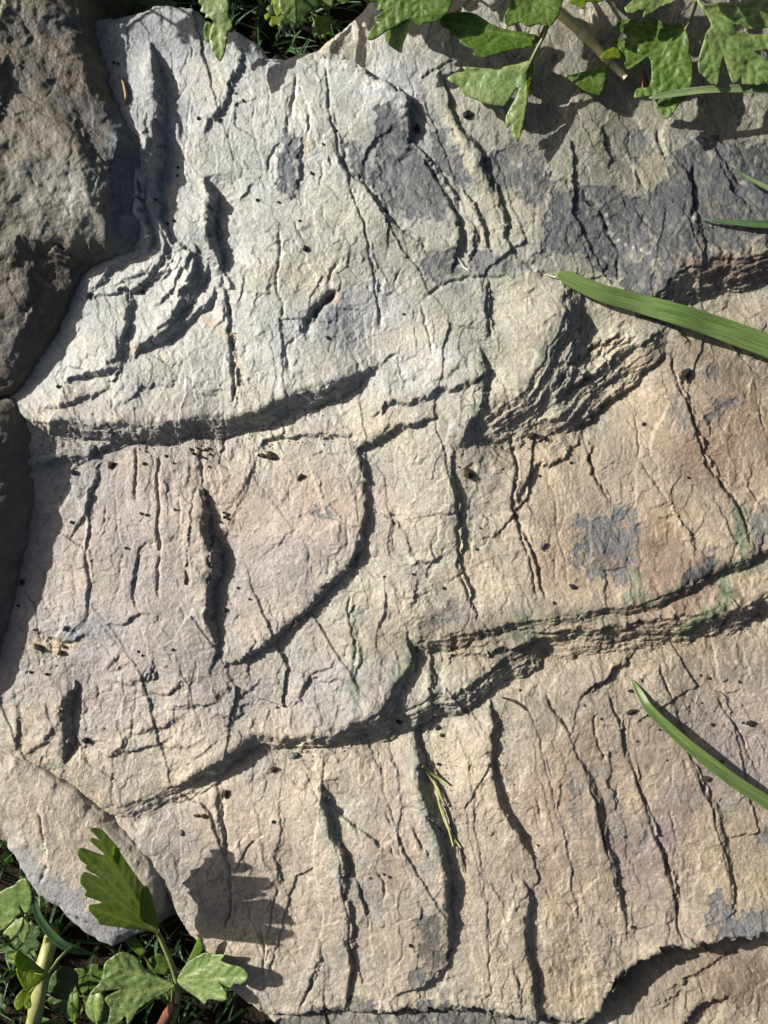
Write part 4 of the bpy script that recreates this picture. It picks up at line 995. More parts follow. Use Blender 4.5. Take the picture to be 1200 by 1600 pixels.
leaf_thing('buttercup_leaf', 'grey green leaf end lying sideways along the top between two larger leaves', 'leaf',
    [([(976, 12), (985, 4), (1000, -12), (1040, -30), (1070, -20), (1066, -6), (1050, 4), (1035, 10), (1018, 20), (1005, 27), (1006, 16), (990, 21), (979, 19)], (1066, -18), plane((1066, -18), 98, .02, -.1, .001), LEAF_PALE)],
    [(1066, -18, 98), (1076, -50, 80), (1080, -150, -190)])
leaf_thing('buttercup_leaf', 'tiny bright toothed leaf edge above the straw stalk', 'leaf',
    [([(886, -40), (889, -8), (890, 5), (900, 8), (912, 14), (917, 3), (930, 4), (946, -2), (950, -40)], (915, -38), plane((915, -38), 112, 0, -.1), LEAF_BRIGHT)],
    [(915, -38, 112), (918, -80, 80), (920, -150, -190)])

# straw stalk with a cut end
st = empty('straw_stalk', at(868, 14, 30)); tag(st, 'thick yellow straw stalk with a cut pale end under the leaves', 'stalk')
tube('stalk', [(850, -10, 40), (875, 22, 38), (893, 38, 36), (910, 52, 34), (930, 72, 32), (948, 92, 30)], (8, 7.5, 7, 7.5, 6.5, 6.5), STRAW, st, 12)
tube('cut_end', [(946, 90, 31), (962, 106, 28), (977, 121, 24)], (5.5, 5.2, 4.6), plain('cut_straw', (.42, .36, .18), (.6, .54, .34), 500), st, 10)
tube('node', [(905, 47, 35), (910, 52, 34.5), (915, 57, 34)], (7.6, 8.8, 7.6), plain('straw_node', (.45, .38, .2), (.6, .54, .36), 400), st, 12)

# small buttercup plant at the lower left
pl = empty('buttercup_plant', at(272, 1612, -120)); tag(pl, 'buttercup plant with one upright scalloped leaf and two low frosted leaves beside the flat stone', 'plant')
UPR = [(140, 1295), (157, 1295), (169, 1307), (183, 1323), (191, 1337), (204, 1356), (217, 1375), (224, 1384), (231, 1386), (239, 1409), (248, 1446), (245, 1457), (228, 1453), (207, 1452), (180, 1448), (156, 1444), (151, 1435), (142, 1426), (139, 1415), (158, 1410), (133, 1399), (135, 1391), (126, 1381), (127, 1367), (136, 1363), (168, 1378), (134, 1357), (136, 1352), (127, 1345), (121, 1332), (128, 1325), (164, 1336), (141, 1314), (143, 1309), (156, 1312)]
def upr(x, y):
    # rises towards its toothed left edge, base low on the right
    return 20+1.35*(248-x)-.35*(1455-y)+5*math.sin((y-1300)/13.0)+4*math.sin((x-120)/17.0)
leaf_mesh('leaf_blade', UPR, (245, 1455), upr, LEAF_THIN, pl, puff=2.4)
leaf_mesh('leaf_fold', [(221, 1391), (231, 1387), (239, 1409), (248, 1444), (246, 1449), (233, 1444), (220, 1436), (219, 1415)], (246, 1448), plane((246, 1448), 40, -.5, -.35), LEAF_BRIGHT, pl, puff=.8)
leaf_mesh('leaf_fold', [(178, 1324), (186, 1326), (188, 1342), (183, 1350), (177, 1340)], (183, 1350), plane((183, 1350), 100, -.6, -.2), LEAF_BRIGHT, pl, puff=.5)
leaf_mesh('leaf_blade', [(273, 1541), (260, 1551), (239, 1561), (217, 1577), (205, 1596), (199, 1600), (196, 1588), (182, 1604), (169, 1602), (172, 1576), (164, 1561), (176, 1552), (188, 1546), (172, 1547), (153, 1551), (140, 1554), (156, 1535), (161, 1521), (164, 1505), (180, 1492), (193, 1487), (212, 1495), (225, 1511), (233, 1520), (249, 1527), (270, 1536)], (272, 1539), plane((272, 1539), -12, -.16, .05, .0008), LEAF_PALE, pl, puff=1.1)
leaf_mesh('leaf_blade', [(277, 1530), (284, 1516), (297, 1501), (319, 1489), (335, 1491), (351, 1492), (346, 1501), (363, 1508), (377, 1511), (388, 1523), (385, 1532), (377, 1538), (367, 1537), (359, 1544), (342, 1534), (352, 1548), (355, 1559), (348, 1564), (327, 1561), (320, 1569), (308, 1559), (292, 1548), (280, 1538)], (277, 1532), plane((277, 1532), -4, .3, .05, .0006), LEAF_PALE, pl, puff=1.1)
leaf_mesh('leaf_blade', [(311, 1465), (318, 1477), (314, 1490), (300, 1502), (290, 1510), (293, 1500), (300, 1487)], (290, 1510), plane((290, 1510), -6, .25, -.3), LEAF, pl)
leaf_mesh('leaf_blade', [(187, 1453), (204, 1455), (213, 1466), (228, 1487), (217, 1492), (201, 1477), (192, 1466)], (222, 1490), plane((222, 1490), -34, -.1, -.1), LEAF, pl)
leaf_mesh('leaf_blade', [(240, 1493), (252, 1490), (266, 1502), (268, 1520), (252, 1522), (234, 1515), (230, 1503)], (267, 1520), plane((267, 1520), -50, -.1, -.1), LEAF, pl)
tube('stalk', [(246, 1455, 20), (256, 1478, 8), (266, 1502, -2), (274, 1526, -12), (278, 1545, -22), (277, 1568, -40), (268, 1600, -120), (262, 1612, -195)], (3.4, 4, 4.4, 5, 6, 6.5, 7, 7), STEM, pl, 10)
tube('stalk_base', [(276, 1566, -36), (262, 1584, -60), (250, 1606, -120), (246, 1616, -195)], (7.5, 8, 8, 8), REDDISH, pl, 10)
tube('stalk', [(222, 1490, -34), (240, 1515, -50), (262, 1555, -110), (262, 1600, -195)], (1.8, 2, 2.4, 2.6), STEM, pl)
tube('stalk', [(290, 1510, -6), (281, 1526, -14), (276, 1540, -22)], (1.8, 2.2, 3), STEM, pl)
tube('stalk', [(267, 1520, -50), (270, 1540, -60), (266, 1590, -195)], (1.6, 2, 2.2), STEM, pl)

# clover on a thick yellow stalk
cl = empty('clover_plant', at(60, 1590, -190)); tag(cl, 'bright yellow green clover with rounded leaflets in the grass under the flat stone', 'plant')
leaf_mesh('leaf_blade', [(22, 1493), (25, 1487), (31, 1486), (43, 1494), (58, 1507), (72, 1518), (76, 1521), (60, 1521), (42, 1516), (27, 1511), (22, 1503)], (76, 1521), plane((76, 1521), -50, -.5, -.1), LEAF_BRIGHT, cl, puff=.9)
leaf_mesh('leaf_blade', [(26, 1513), (42, 1517), (60, 1522), (75, 1523), (65, 1533), (52, 1542), (42, 1549), (33, 1538), (27, 1524)], (76, 1522), plane((76, 1522), -53, -.35, .2), LEAF_BRIGHT, cl, puff=.9)
leaf_mesh('leaf_blade', [(36, 1546), (43, 1550), (54, 1541), (65, 1534), (55, 1543), (48, 1557), (49, 1572), (43, 1577), (37, 1572), (35, 1576), (27, 1578), (22, 1570), (25, 1558)], (66, 1533), plane((66, 1533), -60, -.2, .3), LEAF_BRIGHT, cl, puff=.9)
tube('stalk', [(76, 1522, -50), (90, 1500, -60), (104, 1486, -70), (120, 1478, -120), (126, 1470, -195)], (2.4, 2.6, 2.8, 3, 3), STEM, cl)
ts = empty('thick_stalk', at(56, 1600, -190)); tag(ts, 'thick round yellow green stalk rising behind the clover', 'stalk')
tube('stalk', [(84, 1452, -190), (80, 1466, -120), (73, 1490, -92), (67, 1512, -84), (63, 1540, -82), (57, 1572, -90), (50, 1610, -130), (46, 1640, -195)], (11, 11.5, 12, 13, 12.5, 12, 12, 12), STEM_THICK, ts, 14)
fk = leaf_thing('folded_leaf', 'grey green folded leaf with blunt lobes at the picture edge under the flat stone', 'leaf',
    [([(-24, 1404), (-8, 1398), (10, 1388), (22, 1383), (30, 1375), (40, 1373), (48, 1388), (50, 1408), (45, 1425), (38, 1425), (32, 1414), (33, 1427), (25, 1433), (10, 1450), (-8, 1458), (-24, 1456)], (40, 1428), plane((40, 1428), -70, .2, -.25, .002), LEAF_PALE),
     ([(36, 1433), (22, 1440), (5, 1458), (14, 1462), (18, 1468), (30, 1456), (36, 1440)], (38, 1432), plane((38, 1432), -72, .1, .15), LEAF_PALE),
     ([(36, 1436), (46, 1443), (46, 1455), (40, 1470), (37, 1473), (30, 1464), (32, 1450)], (38, 1434), plane((38, 1434), -72, -.1, .1), LEAF_PALE)],
    [(39, 1430, -70), (55, 1436, -80), (70, 1442, -120), (74, 1446, -195)])
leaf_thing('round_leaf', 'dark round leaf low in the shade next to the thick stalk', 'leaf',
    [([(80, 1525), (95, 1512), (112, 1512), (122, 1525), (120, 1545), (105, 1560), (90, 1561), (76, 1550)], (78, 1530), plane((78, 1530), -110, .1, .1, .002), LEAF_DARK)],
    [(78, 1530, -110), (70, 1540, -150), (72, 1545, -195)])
# two closed buds
def bud(label, c, rx, ry, z, mat):
    rt = empty('flower_bud', at(c[0], c[1]+ry*1.5, -190)); tag(rt, label, 'bud')
    for k in range(5):
        a = k*2*math.pi/5+.4
        ox, oy = math.cos(a)*rx*.42, math.sin(a)*ry*.3
        leaf_mesh('sepal', [(c[0]+ox*.3, c[1]+ry), (c[0]+ox-rx*.5, c[1]+oy+ry*.3), (c[0]+ox-rx*.42, c[1]+oy-ry*.5), (c[0]+ox*.6, c[1]+oy-ry*.98), (c[0]+ox+rx*.42, c[1]+oy-ry*.5), (c[0]+ox+rx*.5, c[1]+oy+ry*.3)],
                  (c[0], c[1]+ry), (lambda x, y, ox=ox, oy=oy, k=k: z+5*math.cos(a)+k*2.4-.03*((x-c[0]-ox)**2)-.012*((y-c[1])**2)), mat, rt, puff=.6)
    tube('stalk', [(c[0], c[1]+ry, z-8), (c[0]+4, c[1]+ry*1.4, z-40), (c[0]+4, c[1]+ry*1.5, -195)], (3, 2.6, 2.6), STEM, rt)
bud('plump pale green bud curled up left of the low frosted leaf', (150, 1574), 17, 24, -70, LEAF_PALE)
bud('slim greenish bud between the clover and the plump bud', (116, 1572), 11, 26, -95, LEAF)

# low leaves in the dark growth behind the rock and beside the flat stone
GEN = [(0, 0), (8, -10), (24, -22), (20, -34), (36, -36), (44, -52), (52, -40), (60, -58), (70, -40), (66, -26), (86, -30), (94, -14), (82, -6), (92, 8), (80, 18), (64, 10), (70, 28), (54, 32), (46, 18), (34, 26), (24, 12), (8, 8)]
def gen_leaf(x, y, z, sc, rot, mat, label, group):
    c, s_ = math.cos(rot), math.sin(rot)
    o_ = [(x+sc*(c*a-s_*b), y+sc*(s_*a+c*b)) for a, b in GEN]
    g1, g2 = random.uniform(-.25, .25), random.uniform(-.25, .25)
    leaf_thing('low_leaf', label, 'leaf', [(o_, (x, y), plane((x, y), z, g1, g2, .001), mat, dict(step=3.6))], [(x, y, z), (x-12*c, y-12*s_, z-20), (x-18*c, y-18*s_, -195)], group=group)
r3 = random.Random(5)
for k in range(30):
    x = r3.uniform(110, 560); y = r3.uniform(-110, 22) if x < 330 else r3.uniform(-110, 60)
    if 320 < x < 420: y = r3.uniform(-110, 5)
    if x < 330: y = min(y, 0)
    gen_leaf(x, y, r3.uniform(-150, -60), r3.uniform(.45, .9), r3.uniform(0, 6.28), r3.choice([LEAF, LEAF_DARK, LEAF, LEAF_BRIGHT]), 'low green leaf behind the slate '+('between the boulder and the hanging toothed leaf' if x < 320 else 'between the hanging toothed leaf and the pale leaf tip' if x < 440 else 'right of the short pale leaf tip'), 'low leaves behind the slate '+('near the boulder' if x < 320 else 'in the middle gap' if x < 440 else 'under the high leaves'))
for k in range(14):
    x = r3.uniform(-60, 250); y = r3.uniform(1500, 1660)
    if x < 60: y = r3.uniform(1380, 1660)
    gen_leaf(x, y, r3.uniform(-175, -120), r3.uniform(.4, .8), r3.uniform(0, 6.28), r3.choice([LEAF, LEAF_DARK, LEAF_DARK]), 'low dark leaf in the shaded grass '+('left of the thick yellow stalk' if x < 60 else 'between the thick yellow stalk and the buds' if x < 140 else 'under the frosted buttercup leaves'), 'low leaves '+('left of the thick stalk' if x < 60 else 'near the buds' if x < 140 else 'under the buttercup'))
for (u, v, z, r_, sc) in [(-110, -78, 175, .1, 1.1), (-20, -84, 172, .4, 1.0), (50, -80, 150, .2, 1.0)]:
    gen_leaf(600+(u-600)*D/(D-z), 800+(v-800)*D/(D-z), z, sc, r_, LEAF, 'green leaf beyond the boulder that shades the top corner of the slate', 'leaves beyond the boulder')
for (u, v, z, r_, sc) in [(340, -70, 100, .1, 1.1), (420, -64, 110, .3, 1.1), (500, -70, 110, .2, 1.1), (560, -70, 130, .2, 1.2), (660, -60, 150, 1.0, 1.2), (740, -80, 140, .3, 1.2), (830, -60, 150, .5, 1.2), (900, -75, 130, .1, 1.2), (960, -60, 150, .8, 1.2), (1040, -80, 150, .3, 1.2), (700, -130, 160, .6, 1.2), (880, -130, 160, .2, 1.2)]:
    gen_leaf(600+(u-600)*D/(D-z), 800+(v-800)*D/(D-z), z, sc, r_, LEAF, 'high green leaf behind the slate that shades the leaves below it', 'high leaves behind the slate')

# ------------------------------------------------------------------ grass blades
def blade(name, pts, widths, mat, label=None, cat=None, fold=.25, parent=None, roll=0.0, group=None, thick=1.0):
    P = catmull([np.array(at(*p)) for p in pts], .0012); n = len(P)
    ww = np.interp(np.linspace(0, 1, n), np.linspace(0, 1, len(widths)), widths)*K*.5*np.clip(np.concatenate([[0], np.cumsum(np.linalg.norm(np.diff(P, axis=0), axis=1))])/(24*K)+.04, 0, 1)**.55
    A = np.linspace(-1, 1, 9); verts = []; ac = []; al = []
    for i in range(n):
        t = Vector(P[min(i+1, n-1)]-P[max(i-1, 0)]).normalized()
        x = t.cross(Vector((0, 0, 1)))
        if x.length < 1e-3: x = Vector((1, 0, 0))
        x.normalize(); y = x.cross(t)
        x2 = x*math.cos(roll)+y*math.sin(roll); y2 = y*math.cos(roll)-x*math.sin(roll)
        for a in A:
            verts.append(Vector(P[i])+x2*a*ww[i]+y2*(fold*abs(a)**1.5+.05*math.cos(a*14))*ww[i]); ac.append(a*.5+.5); al.append(i/n*len(pts)*.6)
    m = len(A)
    faces = [(i*m+k, i*m+k+1, (i+1)*m+k+1, (i+1)*m+k) for i in range(n-1) for k in range(m-1)]
    o = raw_mesh(name, verts, faces, mat, None, True, thick*K, {'across': ac, 'along': al})
    if parent: adopt(o, parent)
    if label: tag(o, label, cat, group)
    return o
blade('grass_blade', [(868, 425, R.sample(868, 425)+5), (885, 434, R.sample(868, 425)+7), (910, 446, R.sample(868, 425)+9), (945, 460, R.sample(868, 425)+10), (1000, 475, R.sample(868, 425)+8), (1060, 492, R.sample(1100, 530)+28), (1120, 512, R.sample(1150, 560)+22), (1200, 542, R.sample(1180, 560)+20), (1300, 585, 10), (1400, 640, -60), (1440, 660, -190)], (22, 27, 31, 34, 36, 37, 38, 39, 39, 36, 32), GRASS, 'wide green grass blade lying slantwise over the dark cliff of the slate', 'grass blade', .18)
blade('grass_blade', [(988, 1062, R.sample(988, 1062)+2), (996, 1078, R.sample(996, 1078)+5), (1012, 1104, R.sample(1012, 1104)+13), (1036, 1129, R.sample(1036, 1129)+20), (1070, 1160, R.sample(1070, 1160)+23), (1110, 1192, R.sample(1110, 1192)+23), (1150, 1222, R.sample(1150, 1222)+21), (1215, 1264, R.sample(1200, 1254)+18), (1300, 1320, 20), (1400, 1390, -60), (1440, 1420, -190)], (12, 15, 19, 20, 21, 22, 23, 23, 22, 20, 20), GRASS, 'bent green grass blade casting a long shadow on the lower tan layer', 'grass blade', .3)
blade('grass_blade', [(1014, 153, 58), (1035, 150, 60), (1060, 146, 62), (1100, 141, 64), (1150, 139, 64), (1220, 140, 60), (1300, 150, 20), (1400, 170, -90), (1440, 180, -190)], (10, 11, 13, 16, 18, 18, 18, 16, 16), GRASS_PALE, 'pale grass blade stretched level below the frosted corner leaf', 'grass blade', .3)
blade('grass_blade', [(1144, 258, R.sample(1144, 258)+22), (1150, 264, R.sample(1150, 264)+22), (1162, 274, R.sample(1162, 274)+22), (1180, 284, R.sample(1180, 284)+22), (1220, 304, R.sample(1200, 300)+22), (1300, 345, 20), (1400, 400, -70), (1440, 420, -190)], (3, 8, 10, 11, 12, 12, 12, 12), GRASS_PALE, 'short pale grass tip slanting over the blue grey slate', 'grass blade', .25)
blade('grass_blade', [(1094, 342, R.sample(1094, 342)+4), (1110, 344, R.sample(1110, 344)+8), (1140, 347, R.sample(1140, 347)+12), (1180, 350, R.sample(1180, 350)+13), (1220, 352, R.sample(1200, 350)+13), (1300, 360, 20), (1400, 380, -80), (1440, 390, -190)], (3, 11, 15, 17, 17, 17, 16, 16), GRASS_DEEP, 'dark green pointed grass blade lying level on the blue grey slate', 'grass blade', .3)
blade('grass_blade', [(50, 1386, -60), (54, 1408, -66), (62, 1432, -72), (78, 1455, -78), (98, 1474, -84), (126, 1485, -100), (150, 1490, -150), (160, 1492, -195)], (4, 12, 15, 16, 15, 11, 8, 6), GRASS_DEEP, 'dark broad grass blade curving under the rim of the flat stone', 'grass blade', .35)
# undergrowth too dense to count
def grass_mass(name, spots, label):
    verts = []; faces = []; ac = []; al = []
    for (x, y) in spots:
        h = random.uniform(50, 120); a = random.uniform(0, 6.28); ln = random.uniform(20, 80); w = random.uniform(2.5, 5)
        b0 = len(verts)
        for i in range(6):
            t = i/5; px = x+math.cos(a)*ln*t*t; py = y+math.sin(a)*ln*t*t; z = GZ-12+h*(t-.35*t*t)*1.3
            nx, ny = -math.sin(a)*w*(1-t*.85), math.cos(a)*w*(1-t*.85)
            for s_ in (-1, 0, 1):
                verts.append(((px+nx*s_-600)*K, -(py+ny*s_-800)*K, (z+(1-abs(s_))*-1.2)*K)); ac.append(s_*.5+.5); al.append(t)
        for i in range(5):
            for k in range(2):
                faces.append((b0+i*3+k, b0+i*3+k+1, b0+i*3+k+4, b0+i*3+k+3))
    o = raw_mesh(name, verts, faces, GRASS_DEEP, None, True, 0, {'across': ac, 'along': al})
    tag(o, label, 'grass', kind='stuff')
sp1 = [(r3.uniform(80, 620), r3.uniform(-260, 75)) for k in range(420)]
sp2 = [(r3.uniform(-200, 420), r3.uniform(1330, 1800)) for k in range(520)]
sp3 = [(r3.uniform(1400, 1700), r3.uniform(-200, 1800)) for k in range(400)]
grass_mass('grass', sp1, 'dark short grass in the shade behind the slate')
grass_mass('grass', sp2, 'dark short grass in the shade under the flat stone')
grass_mass('grass', sp3, 'short grass growing along the right side of the slate')

# ------------------------------------------------------------------ crumbs and litter on the rock
def crumb_mesh(name, mat, seed, squash=.75):
    import bmesh
    bm = bmesh.new(); bmesh.ops.create_icosphere(bm, subdivisions=2, radius=1.0)
    rr = random.Random(seed); off = Vector((rr.uniform(0, 50), rr.uniform(0, 50), rr.uniform(0, 50)))
    from mathutils import noise as mn
    for v in bm.verts:
        k = 1+.5*mn.noise(v.co*1.3+off)+.38*mn.noise(v.co*3.1+off)
        v.co = v.co*k; v.co.z *= squash; v.co.y *= .85
    me = bpy.data.meshes.new(name); bm.to_mesh(me); bm.free(); me.materials.append(mat)
    return me
CM = {m.name: [crumb_mesh('crumb', m, s_) for s_ in range(4)] for m in (CRUMB, CRUMB_BLACK, CRUMB_GREY)}
def crumb(x, y, r, mat, label, group=None, name='soil_crumb', cat='crumb', el=1.0):
    me = CM[mat.name][random.randrange(4)]
    o = bpy.data.objects.new(name, me); col.objects.link(o)
    f = SLF if (x < 200 and y > 1230 and poly_sd(SP, np.array([[float(x)]]), np.array([[float(y)]]), 50)[0, 0] > 0) else R
    z = f.sample(x, y)
    k = (D-z)/D
    u, v = 600+(x-600)*k, 800+(y-800)*k
    z = max(f.sample(u+a, v+b) for a in (-r*.4, 0, r*.4) for b in (-r*.4, 0, r*.4))
    o.location = ((u-600)*K, -(v-800)*K, (z+r*.32)*K)
    r = r*(.78 if r < 4.6 else .92)
    o.scale = (r*K*el, r*K*.9, r*K*.8); o.rotation_euler = (0, 0, random.uniform(0, 3.1))
    tag(o, label, cat, group)
    return o
crumb(731, 740, 10, CRUMB, 'round brown soil crumb lying right of the crack under the dark cliff')
crumb(716, 729, 3, CRUMB_GREY, 'tiny pale grit touching the round brown soil crumb')
crumb(424, 712, 8.5, CRUMB, 'brown soil crumb below the small ledge with two smaller grains', el=1.1)
crumb(411, 712, 5, CRUMB, 'small brown grain beside the soil crumb under the small ledge'); crumb(404, 711, 3.5, CRUMB, 'tiny grain at the end of the row under the small ledge')
crumb(730, 180, 7.5, CRUMB_BLACK, 'dark crumb on the tan rock below the deeply cut leaf')
crumb(652, 202, 6, CRUMB_BLACK, 'black crumb in the shadow under the rim of the top layer', el=1.3)
crumb(1070, 586, 9, CRUMB_BLACK, 'ragged black crumb right of the long crack below the wide grass blade', el=1.3)
crumb(846, 853, 6.5, CRUMB_GREY, 'small pale grey pebble on the ochre layer', name='pebble', cat='pebble', el=1.2)
crumb(459, 1180, 7, CRUMB_GREY, 'dark grey round pebble under the long ledge', name='pebble', cat='pebble')
crumb(427, 1202, 6, CRUMB, 'brown crumb left of the grey pebble under the long ledge')
crumb(353, 1240, 6, CRUMB, 'brown crumb at the head of the crack above the leaf shadow', el=1.3); crumb(319, 1275, 5, CRUMB, 'brown crumb on the grey rock right of the flat stone'); crumb(308, 1274, 4, CRUMB, 'narrow crumb beside the brown crumb right of the flat stone', el=1.6)
crumb(135, 1157, 7.5, CRUMB_BLACK, 'dark chip lying right of the deep groove', el=.8)
crumb(283, 1301, 5, CRUMB_GREY, 'pale angular grain on the grey rock near the upright leaf', name='pebble', cat='pebble')
crumb(895, 916, 5, CRUMB_BLACK, 'black crumb on the ochre layer above the stepped ledge', el=1.3)
crumb(865, 942, 3.5, CRUMB_BLACK, 'small black crumb at the brink of the stepped ledge')
crumb(1172, 1129, 6.5, CRUMB_BLACK, 'black crumb near the right edge above the bent grass blade', el=1.2)
crumb(1107, 1059, 4.5, CRUMB, 'brown crumb under the stepped ledge right of the bent blade tip', el=.8)
crumb(986, 1112, 5.5, CRUMB_BLACK, 'flat dark crumb left of the bent grass blade', el=1.6); crumb(985, 1079, 4, CRUMB_BLACK, 'small dark crumb touching the tip of the bent grass blade', el=1.5)
crumb(1172, 1330-201, 3, CRUMB, 'small grain beside the black crumb near the right edge')
crumb(1112, 1132, 4, CRUMB, 'small crumb above the bent grass blade in the middle of its length'); crumb(1160, 1129, 3, CRUMB, 'small crumb left of the black crumb near the right edge')
crumb(1005, 663, 4, CRUMB_BLACK, 'black speck on the ochre layer between two cracks'); crumb(830, 681, 6, CRUMB, 'flat brown crumb on the sloping foot of the dark cliff', el=1.6); crumb(849, 684, 5, CRUMB, 'ragged brown crumb right of the flat one at the foot of the cliff', el=1.2)
crumb(477, 389, 5.5, CRUMB_BLACK, 'black crumb at the lower end of a short crack in the top layer'); crumb(468, 345, 3, CRUMB_BLACK, 'black grain by a short crack in the top layer')
crumb(351, 953, 5, CRUMB, 'brown crumb right of the shadowed vertical step'); crumb(62, 1011, 6, CRUMB_BLACK, 'dark oblong crumb in the yellow hollow', el=1.6); crumb(95, 1020, 5.5, CRUMB, 'brown crumb right of the dark oblong in the yellow hollow'); crumb(101, 1010, 4, CRUMB, 'thin crumb above the brown one in the yellow hollow', el=1.5); crumb(102, 982, 4, CRUMB_BLACK, 'dark crumb on the pale lip above the yellow hollow', el=1.5)
crumb(35, 910, 5, CRUMB, 'crumb at the edge of the boulder shadow'); crumb(115, 738, 6, CRUMB_BLACK, 'dark crumb under the lower ledge near the boulder shadow', el=.8); crumb(174, 727, 6, CRUMB, 'cluster of brown soil under the lower ledge', el=1.3)
crumb(91, 604, 3.5, CRUMB_BLACK, 'dark grain above the first long ledge'); crumb(138, 462, 5, CRUMB_BLACK, 'dark crumb in the shadow of the boulder', el=1.3); crumb(223, 457, 4, CRUMB, 'crumb on the stepped flakes')
crumb(630, 491, 3, CRUMB, 'small grain below the white patch'); crumb(512, 528, 4, CRUMB_BLACK, 'dark grain on the blue tinted patch under the pit'); crumb(469, 746, 5, CRUMB_BLACK, 'dark flat grain on the pink middle layer', el=1.5)
crumb(624, 1128, 5, CRUMB_BLACK, 'dark crumb on the brink left of the deep vertical step', el=1.3); crumb(683, 1136, 5, CRUMB, 'brown crumb in the shadow of the deep vertical step'); crumb(690, 1148, 4, CRUMB, 'second brown crumb in the shadow of the deep vertical step'); crumb(685, 1193, 4, CRUMB_BLACK, 'dark crumb above the dry grass wisp')
crumb(1103, 1216, 6, CRUMB, 'flat dark crumb beside the right hand crack', el=1.6); crumb(988, 1448, 4, CRUMB_BLACK, 'dark speck beside the lower crack'); crumb(840, 1320, 3, CRUMB, 'small grain right of the curved vertical step'); crumb(973, 1306, 4, CRUMB_GREY, 'pale seed like grain between two lower cracks', name='pebble', cat='pebble')
crumb(427, 1284, 3.5, CRUMB_BLACK, 'small dark grain right of the crack above the leaf shadow'); crumb(641, 1477, 4, CRUMB_BLACK, 'dark speck on the lower layer near its blue corner'); crumb(460, 78, 7, CRUMB, 'brown bead at the brink of the dark gap behind the slate')
for (x, y) in [(300, 703), (308, 700), (316, 705), (322, 702), (328, 708), (310, 711), (318, 716), (303, 708), (326, 700), (325, 730), (272, 722), (225, 724), (258, 713), (227, 707), (322, 770), (355, 805), (358, 812), (345, 815), (350, 800), (352, 808), (272, 796), (230, 803), (220, 801), (113, 817)]:
    crumb(x+random.uniform(-2, 2), y+random.uniform(-2, 2), random.uniform(2.4, 4.4), random.choice([CRUMB, CRUMB_BLACK]), 'small dark soil grain in the sprinkle under the first long ledge', 'soil grains under the first long ledge')
for (x, y) in [(310, 185), (343, 186), (342, 190), (368, 146), (380, 158), (277, 275), (278, 262), (271, 345), (262, 350), (246, 315), (178, 98), (184, 100), (505, 225), (525, 205), (487, 271), (402, 313), (435, 316)]:
    crumb(x, y, random.uniform(2.2, 4), CRUMB_BLACK, 'tiny dark grain scattered on the top layer', 'grains on the top layer')
for (x, y) in [(53, 984), (48, 1050), (88, 1040), (73, 1053), (216, 1018), (222, 1024), (29, 946), (163, 1138), (270, 1015), (372, 918), (390, 936), (197, 856), (600, 901), (645, 897), (693, 919), (745, 858), (750, 825), (610, 803), (433, 1105)]:
    crumb(x, y, random.uniform(2, 3.6), random.choice([CRUMB, CRUMB_BLACK]), 'tiny dark grain scattered on the middle layer', 'grains on the middle layer')
for (x, y) in [(1155, 1065), (1094, 1055), (1096, 1098), (939, 1123), (812, 1078), (1030, 1140), (995, 1158), (892, 723), (842, 743), (1075, 746), (1128, 1190), (1042, 1188), (1166, 1131), (578, 1372), (608, 1370), (600, 1366)]:
    crumb(x, y, random.uniform(2, 3.4), random.choice([CRUMB, CRUMB_BLACK]), 'tiny dark grain scattered on the right hand layers', 'grains on the right hand layers')
for (x, y) in [(963, 1250), (967, 1257), (1123, 1249), (905, 966), (910, 961), (1030, 963), (961, 1389), (1000, 1062), (1131, 1062), (911, 1101), (480, 1173)]:
    crumb(x, y, random.uniform(2.4, 4), CRUMB_GREY, 'pale grit grain on the rock face', 'pale grit on the rock', el=1.5)

gv_, gf_ = [], []
r4 = random.Random(9)
for pts, off in (([(60, 690), (180, 694), (300, 690), (400, 672), (480, 640), (580, 600)], 6), ([(402, 698), (470, 690), (550, 688)], 5), ([(330, 790), (345, 850), (350, 900), (340, 960)], 6), ([(400, 1180), (470, 1178), (540, 1166), (620, 1140)], 6), ([(690, 1140), (700, 1230), (715, 1330), (720, 1450)], 7),
                 ([(785, 1110), (790, 1200), (810, 1270), (845, 1350)], 6), ([(720, 700), (760, 690), (850, 690), (930, 650)], 8), ([(800, 1060), (900, 1030), (1040, 1022), (1190, 975)], 8), ([(1060, 600), (1085, 655), (1110, 715), (1140, 765)], 4), ([(530, 1300), (545, 1380), (556, 1480)], 5), ([(60, 1015), (110, 1018)], 9), ([(360, 500), (370, 580), (370, 640)], 4)):
    P_ = catmull(pts, 3.0)
    for k in range(int(len(P_)*1.1)):
        p = P_[r4.randrange(len(P_))]; x = p[0]+r4.gauss(0, off); y = p[1]+r4.gauss(0, off); r = r4.uniform(.6, 1.7)
        z = R.sample(x, y)+r*.3; b0 = len(gv_)
        for a in range(4):
            an = a*1.57+r4.uniform(-.4, .4); gv_.append(((x+math.cos(an)*r*r4.uniform(.7, 1.3)-600)*K, -(y+math.sin(an)*r-800)*K, (z+r4.uniform(-.4, .2))*K))
        gv_.append(((x-600)*K, -(y-800)*K, (z+r)*K)); gv_.append(((x-600)*K, -(y-800)*K, (z-r*1.5)*K))
        for a in range(4):
            gf_ += [(b0+(a+1) % 4, b0+a, b0+4), (b0+a, b0+(a+1) % 4, b0+5)]
grit = raw_mesh('grit', gv_, gf_, plain('grit', (.06, .045, .03), (.26, .2, .13), 700, .95, .2), None, False)
tag(grit, 'fine brown grit gathered along the feet of the ledges', 'grit', kind='stuff')
def zr(x, y, h): return (x, y, R.sample(x, y)+h)
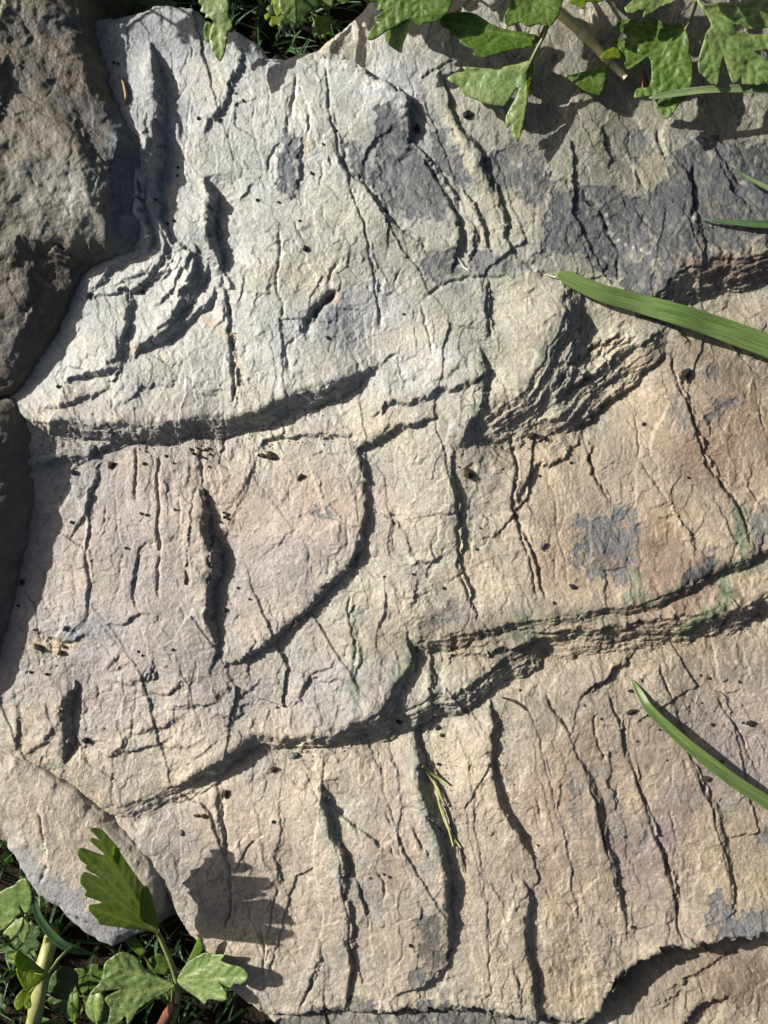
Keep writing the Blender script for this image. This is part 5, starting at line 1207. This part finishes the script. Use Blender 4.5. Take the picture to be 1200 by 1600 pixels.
# dry grass wisp in the deep step
dw = empty('dry_grass_wisp', at(700, 1290, R.sample(705, 1290))); tag(dw, 'dry yellow green grass wisp with thin strands lying in the deep vertical step', 'dry grass')
tube('strand', [zr(664, 1202, 4), zr(680, 1225, 6), zr(688, 1260, 8), zr(698, 1290, 8), zr(710, 1310, 3), zr(720, 1325, 3)], (1.6, 2.4, 2.4, 2.2, 1.8, 1.0), DRY, dw, 6)
tube('strand', [zr(672, 1208, 6), zr(684, 1232, 9), zr(695, 1258, 8), zr(702, 1256, 3)], (1.2, 2.6, 2.2, .9), DRY, dw, 6)
tube('strand', [zr(660, 1198, 5), zr(680, 1212, 9), zr(700, 1226, 6)], (2.4, 3, 1.4), STEM, dw, 6)
tube('strand', [zr(686, 1250, 8), zr(700, 1290, 9), zr(708, 1322, 4)], (1.2, 2.2, 1.2), DRY, dw, 6)
tube('strand', [zr(718, 1322, 3), zr(722, 1340, 3), zr(724, 1362, 3)], (1.2, 1.4, .8), DARKBIT, dw, 6)
def fibre(name, pts, r, mat, label, cat):
    o = tube(name, pts, r, mat, None, 6); tag(o, label, cat); return o
fibre('curved_stem', [zr(186, 118, 5), zr(193, 130, 6), zr(197, 148, 6), zr(194, 166, 4)], (2.2, 2.6, 2.4, 1.6), plain('dry_stem', (.18, .12, .06), (.3, .22, .12), 400), 'curved dry brown stem in the gap between boulder and slate', 'stem')
def zb(x, y, h): 
    u, v = kx((x, y), 100); return (x, y, BF.sample(u, v)+h)
fibre('fibre', [zb(127, 2, 3), zb(120, 16, 8), zb(125, 32, 9), zb(126, 50, 7), zb(133, 64, 2)], (.7, .7, .7, .7), FIBRE, 'thin pale curved hair at the top of the boulder', 'fibre')
fibre('fibre', [zr(240, 366, 4), zr(228, 370, 6), zr(218, 378, 5), zr(206, 388, 3)], (.6, .6, .6), FIBRE, 'thin tan fibre across the crack at the boulder foot', 'fibre')
fibre('plant_fragment', [zr(785, 1090, 3), zr(800, 1094, 5), zr(814, 1102, 5), zr(821, 1110, 3)], (1.2, 2.2, 1.8, 1), DARKBIT, 'dark curved plant fragment at the top of the curved vertical step', 'plant fragment')
fibre('fibre', [zr(716, 403, 4), zr(722, 416, 6), zr(732, 422, 3)], (1, 1, .7), plain('pale_fibre', (.5, .47, .38), (.62, .58, .48), 500), 'short pale fibre on the dark patch of the top layer', 'fibre')
fibre('fibre', [zr(840, 424, 5), zr(855, 430, 7), zr(868, 433, 8)], (.7, .9, 1.0), plain('white_fibre', (.35, .31, .22), (.45, .4, .3), 500), 'white fibre at the tip of the wide grass blade', 'fibre')
fibre('dead_leaf', [zr(1004, 112, 8), zr(1007, 130, 12), zr(1002, 148, 6)], (4, 7, 3), REDDISH, 'dry reddish leaf scrap tucked under the sunlit leaf', 'dead leaf')
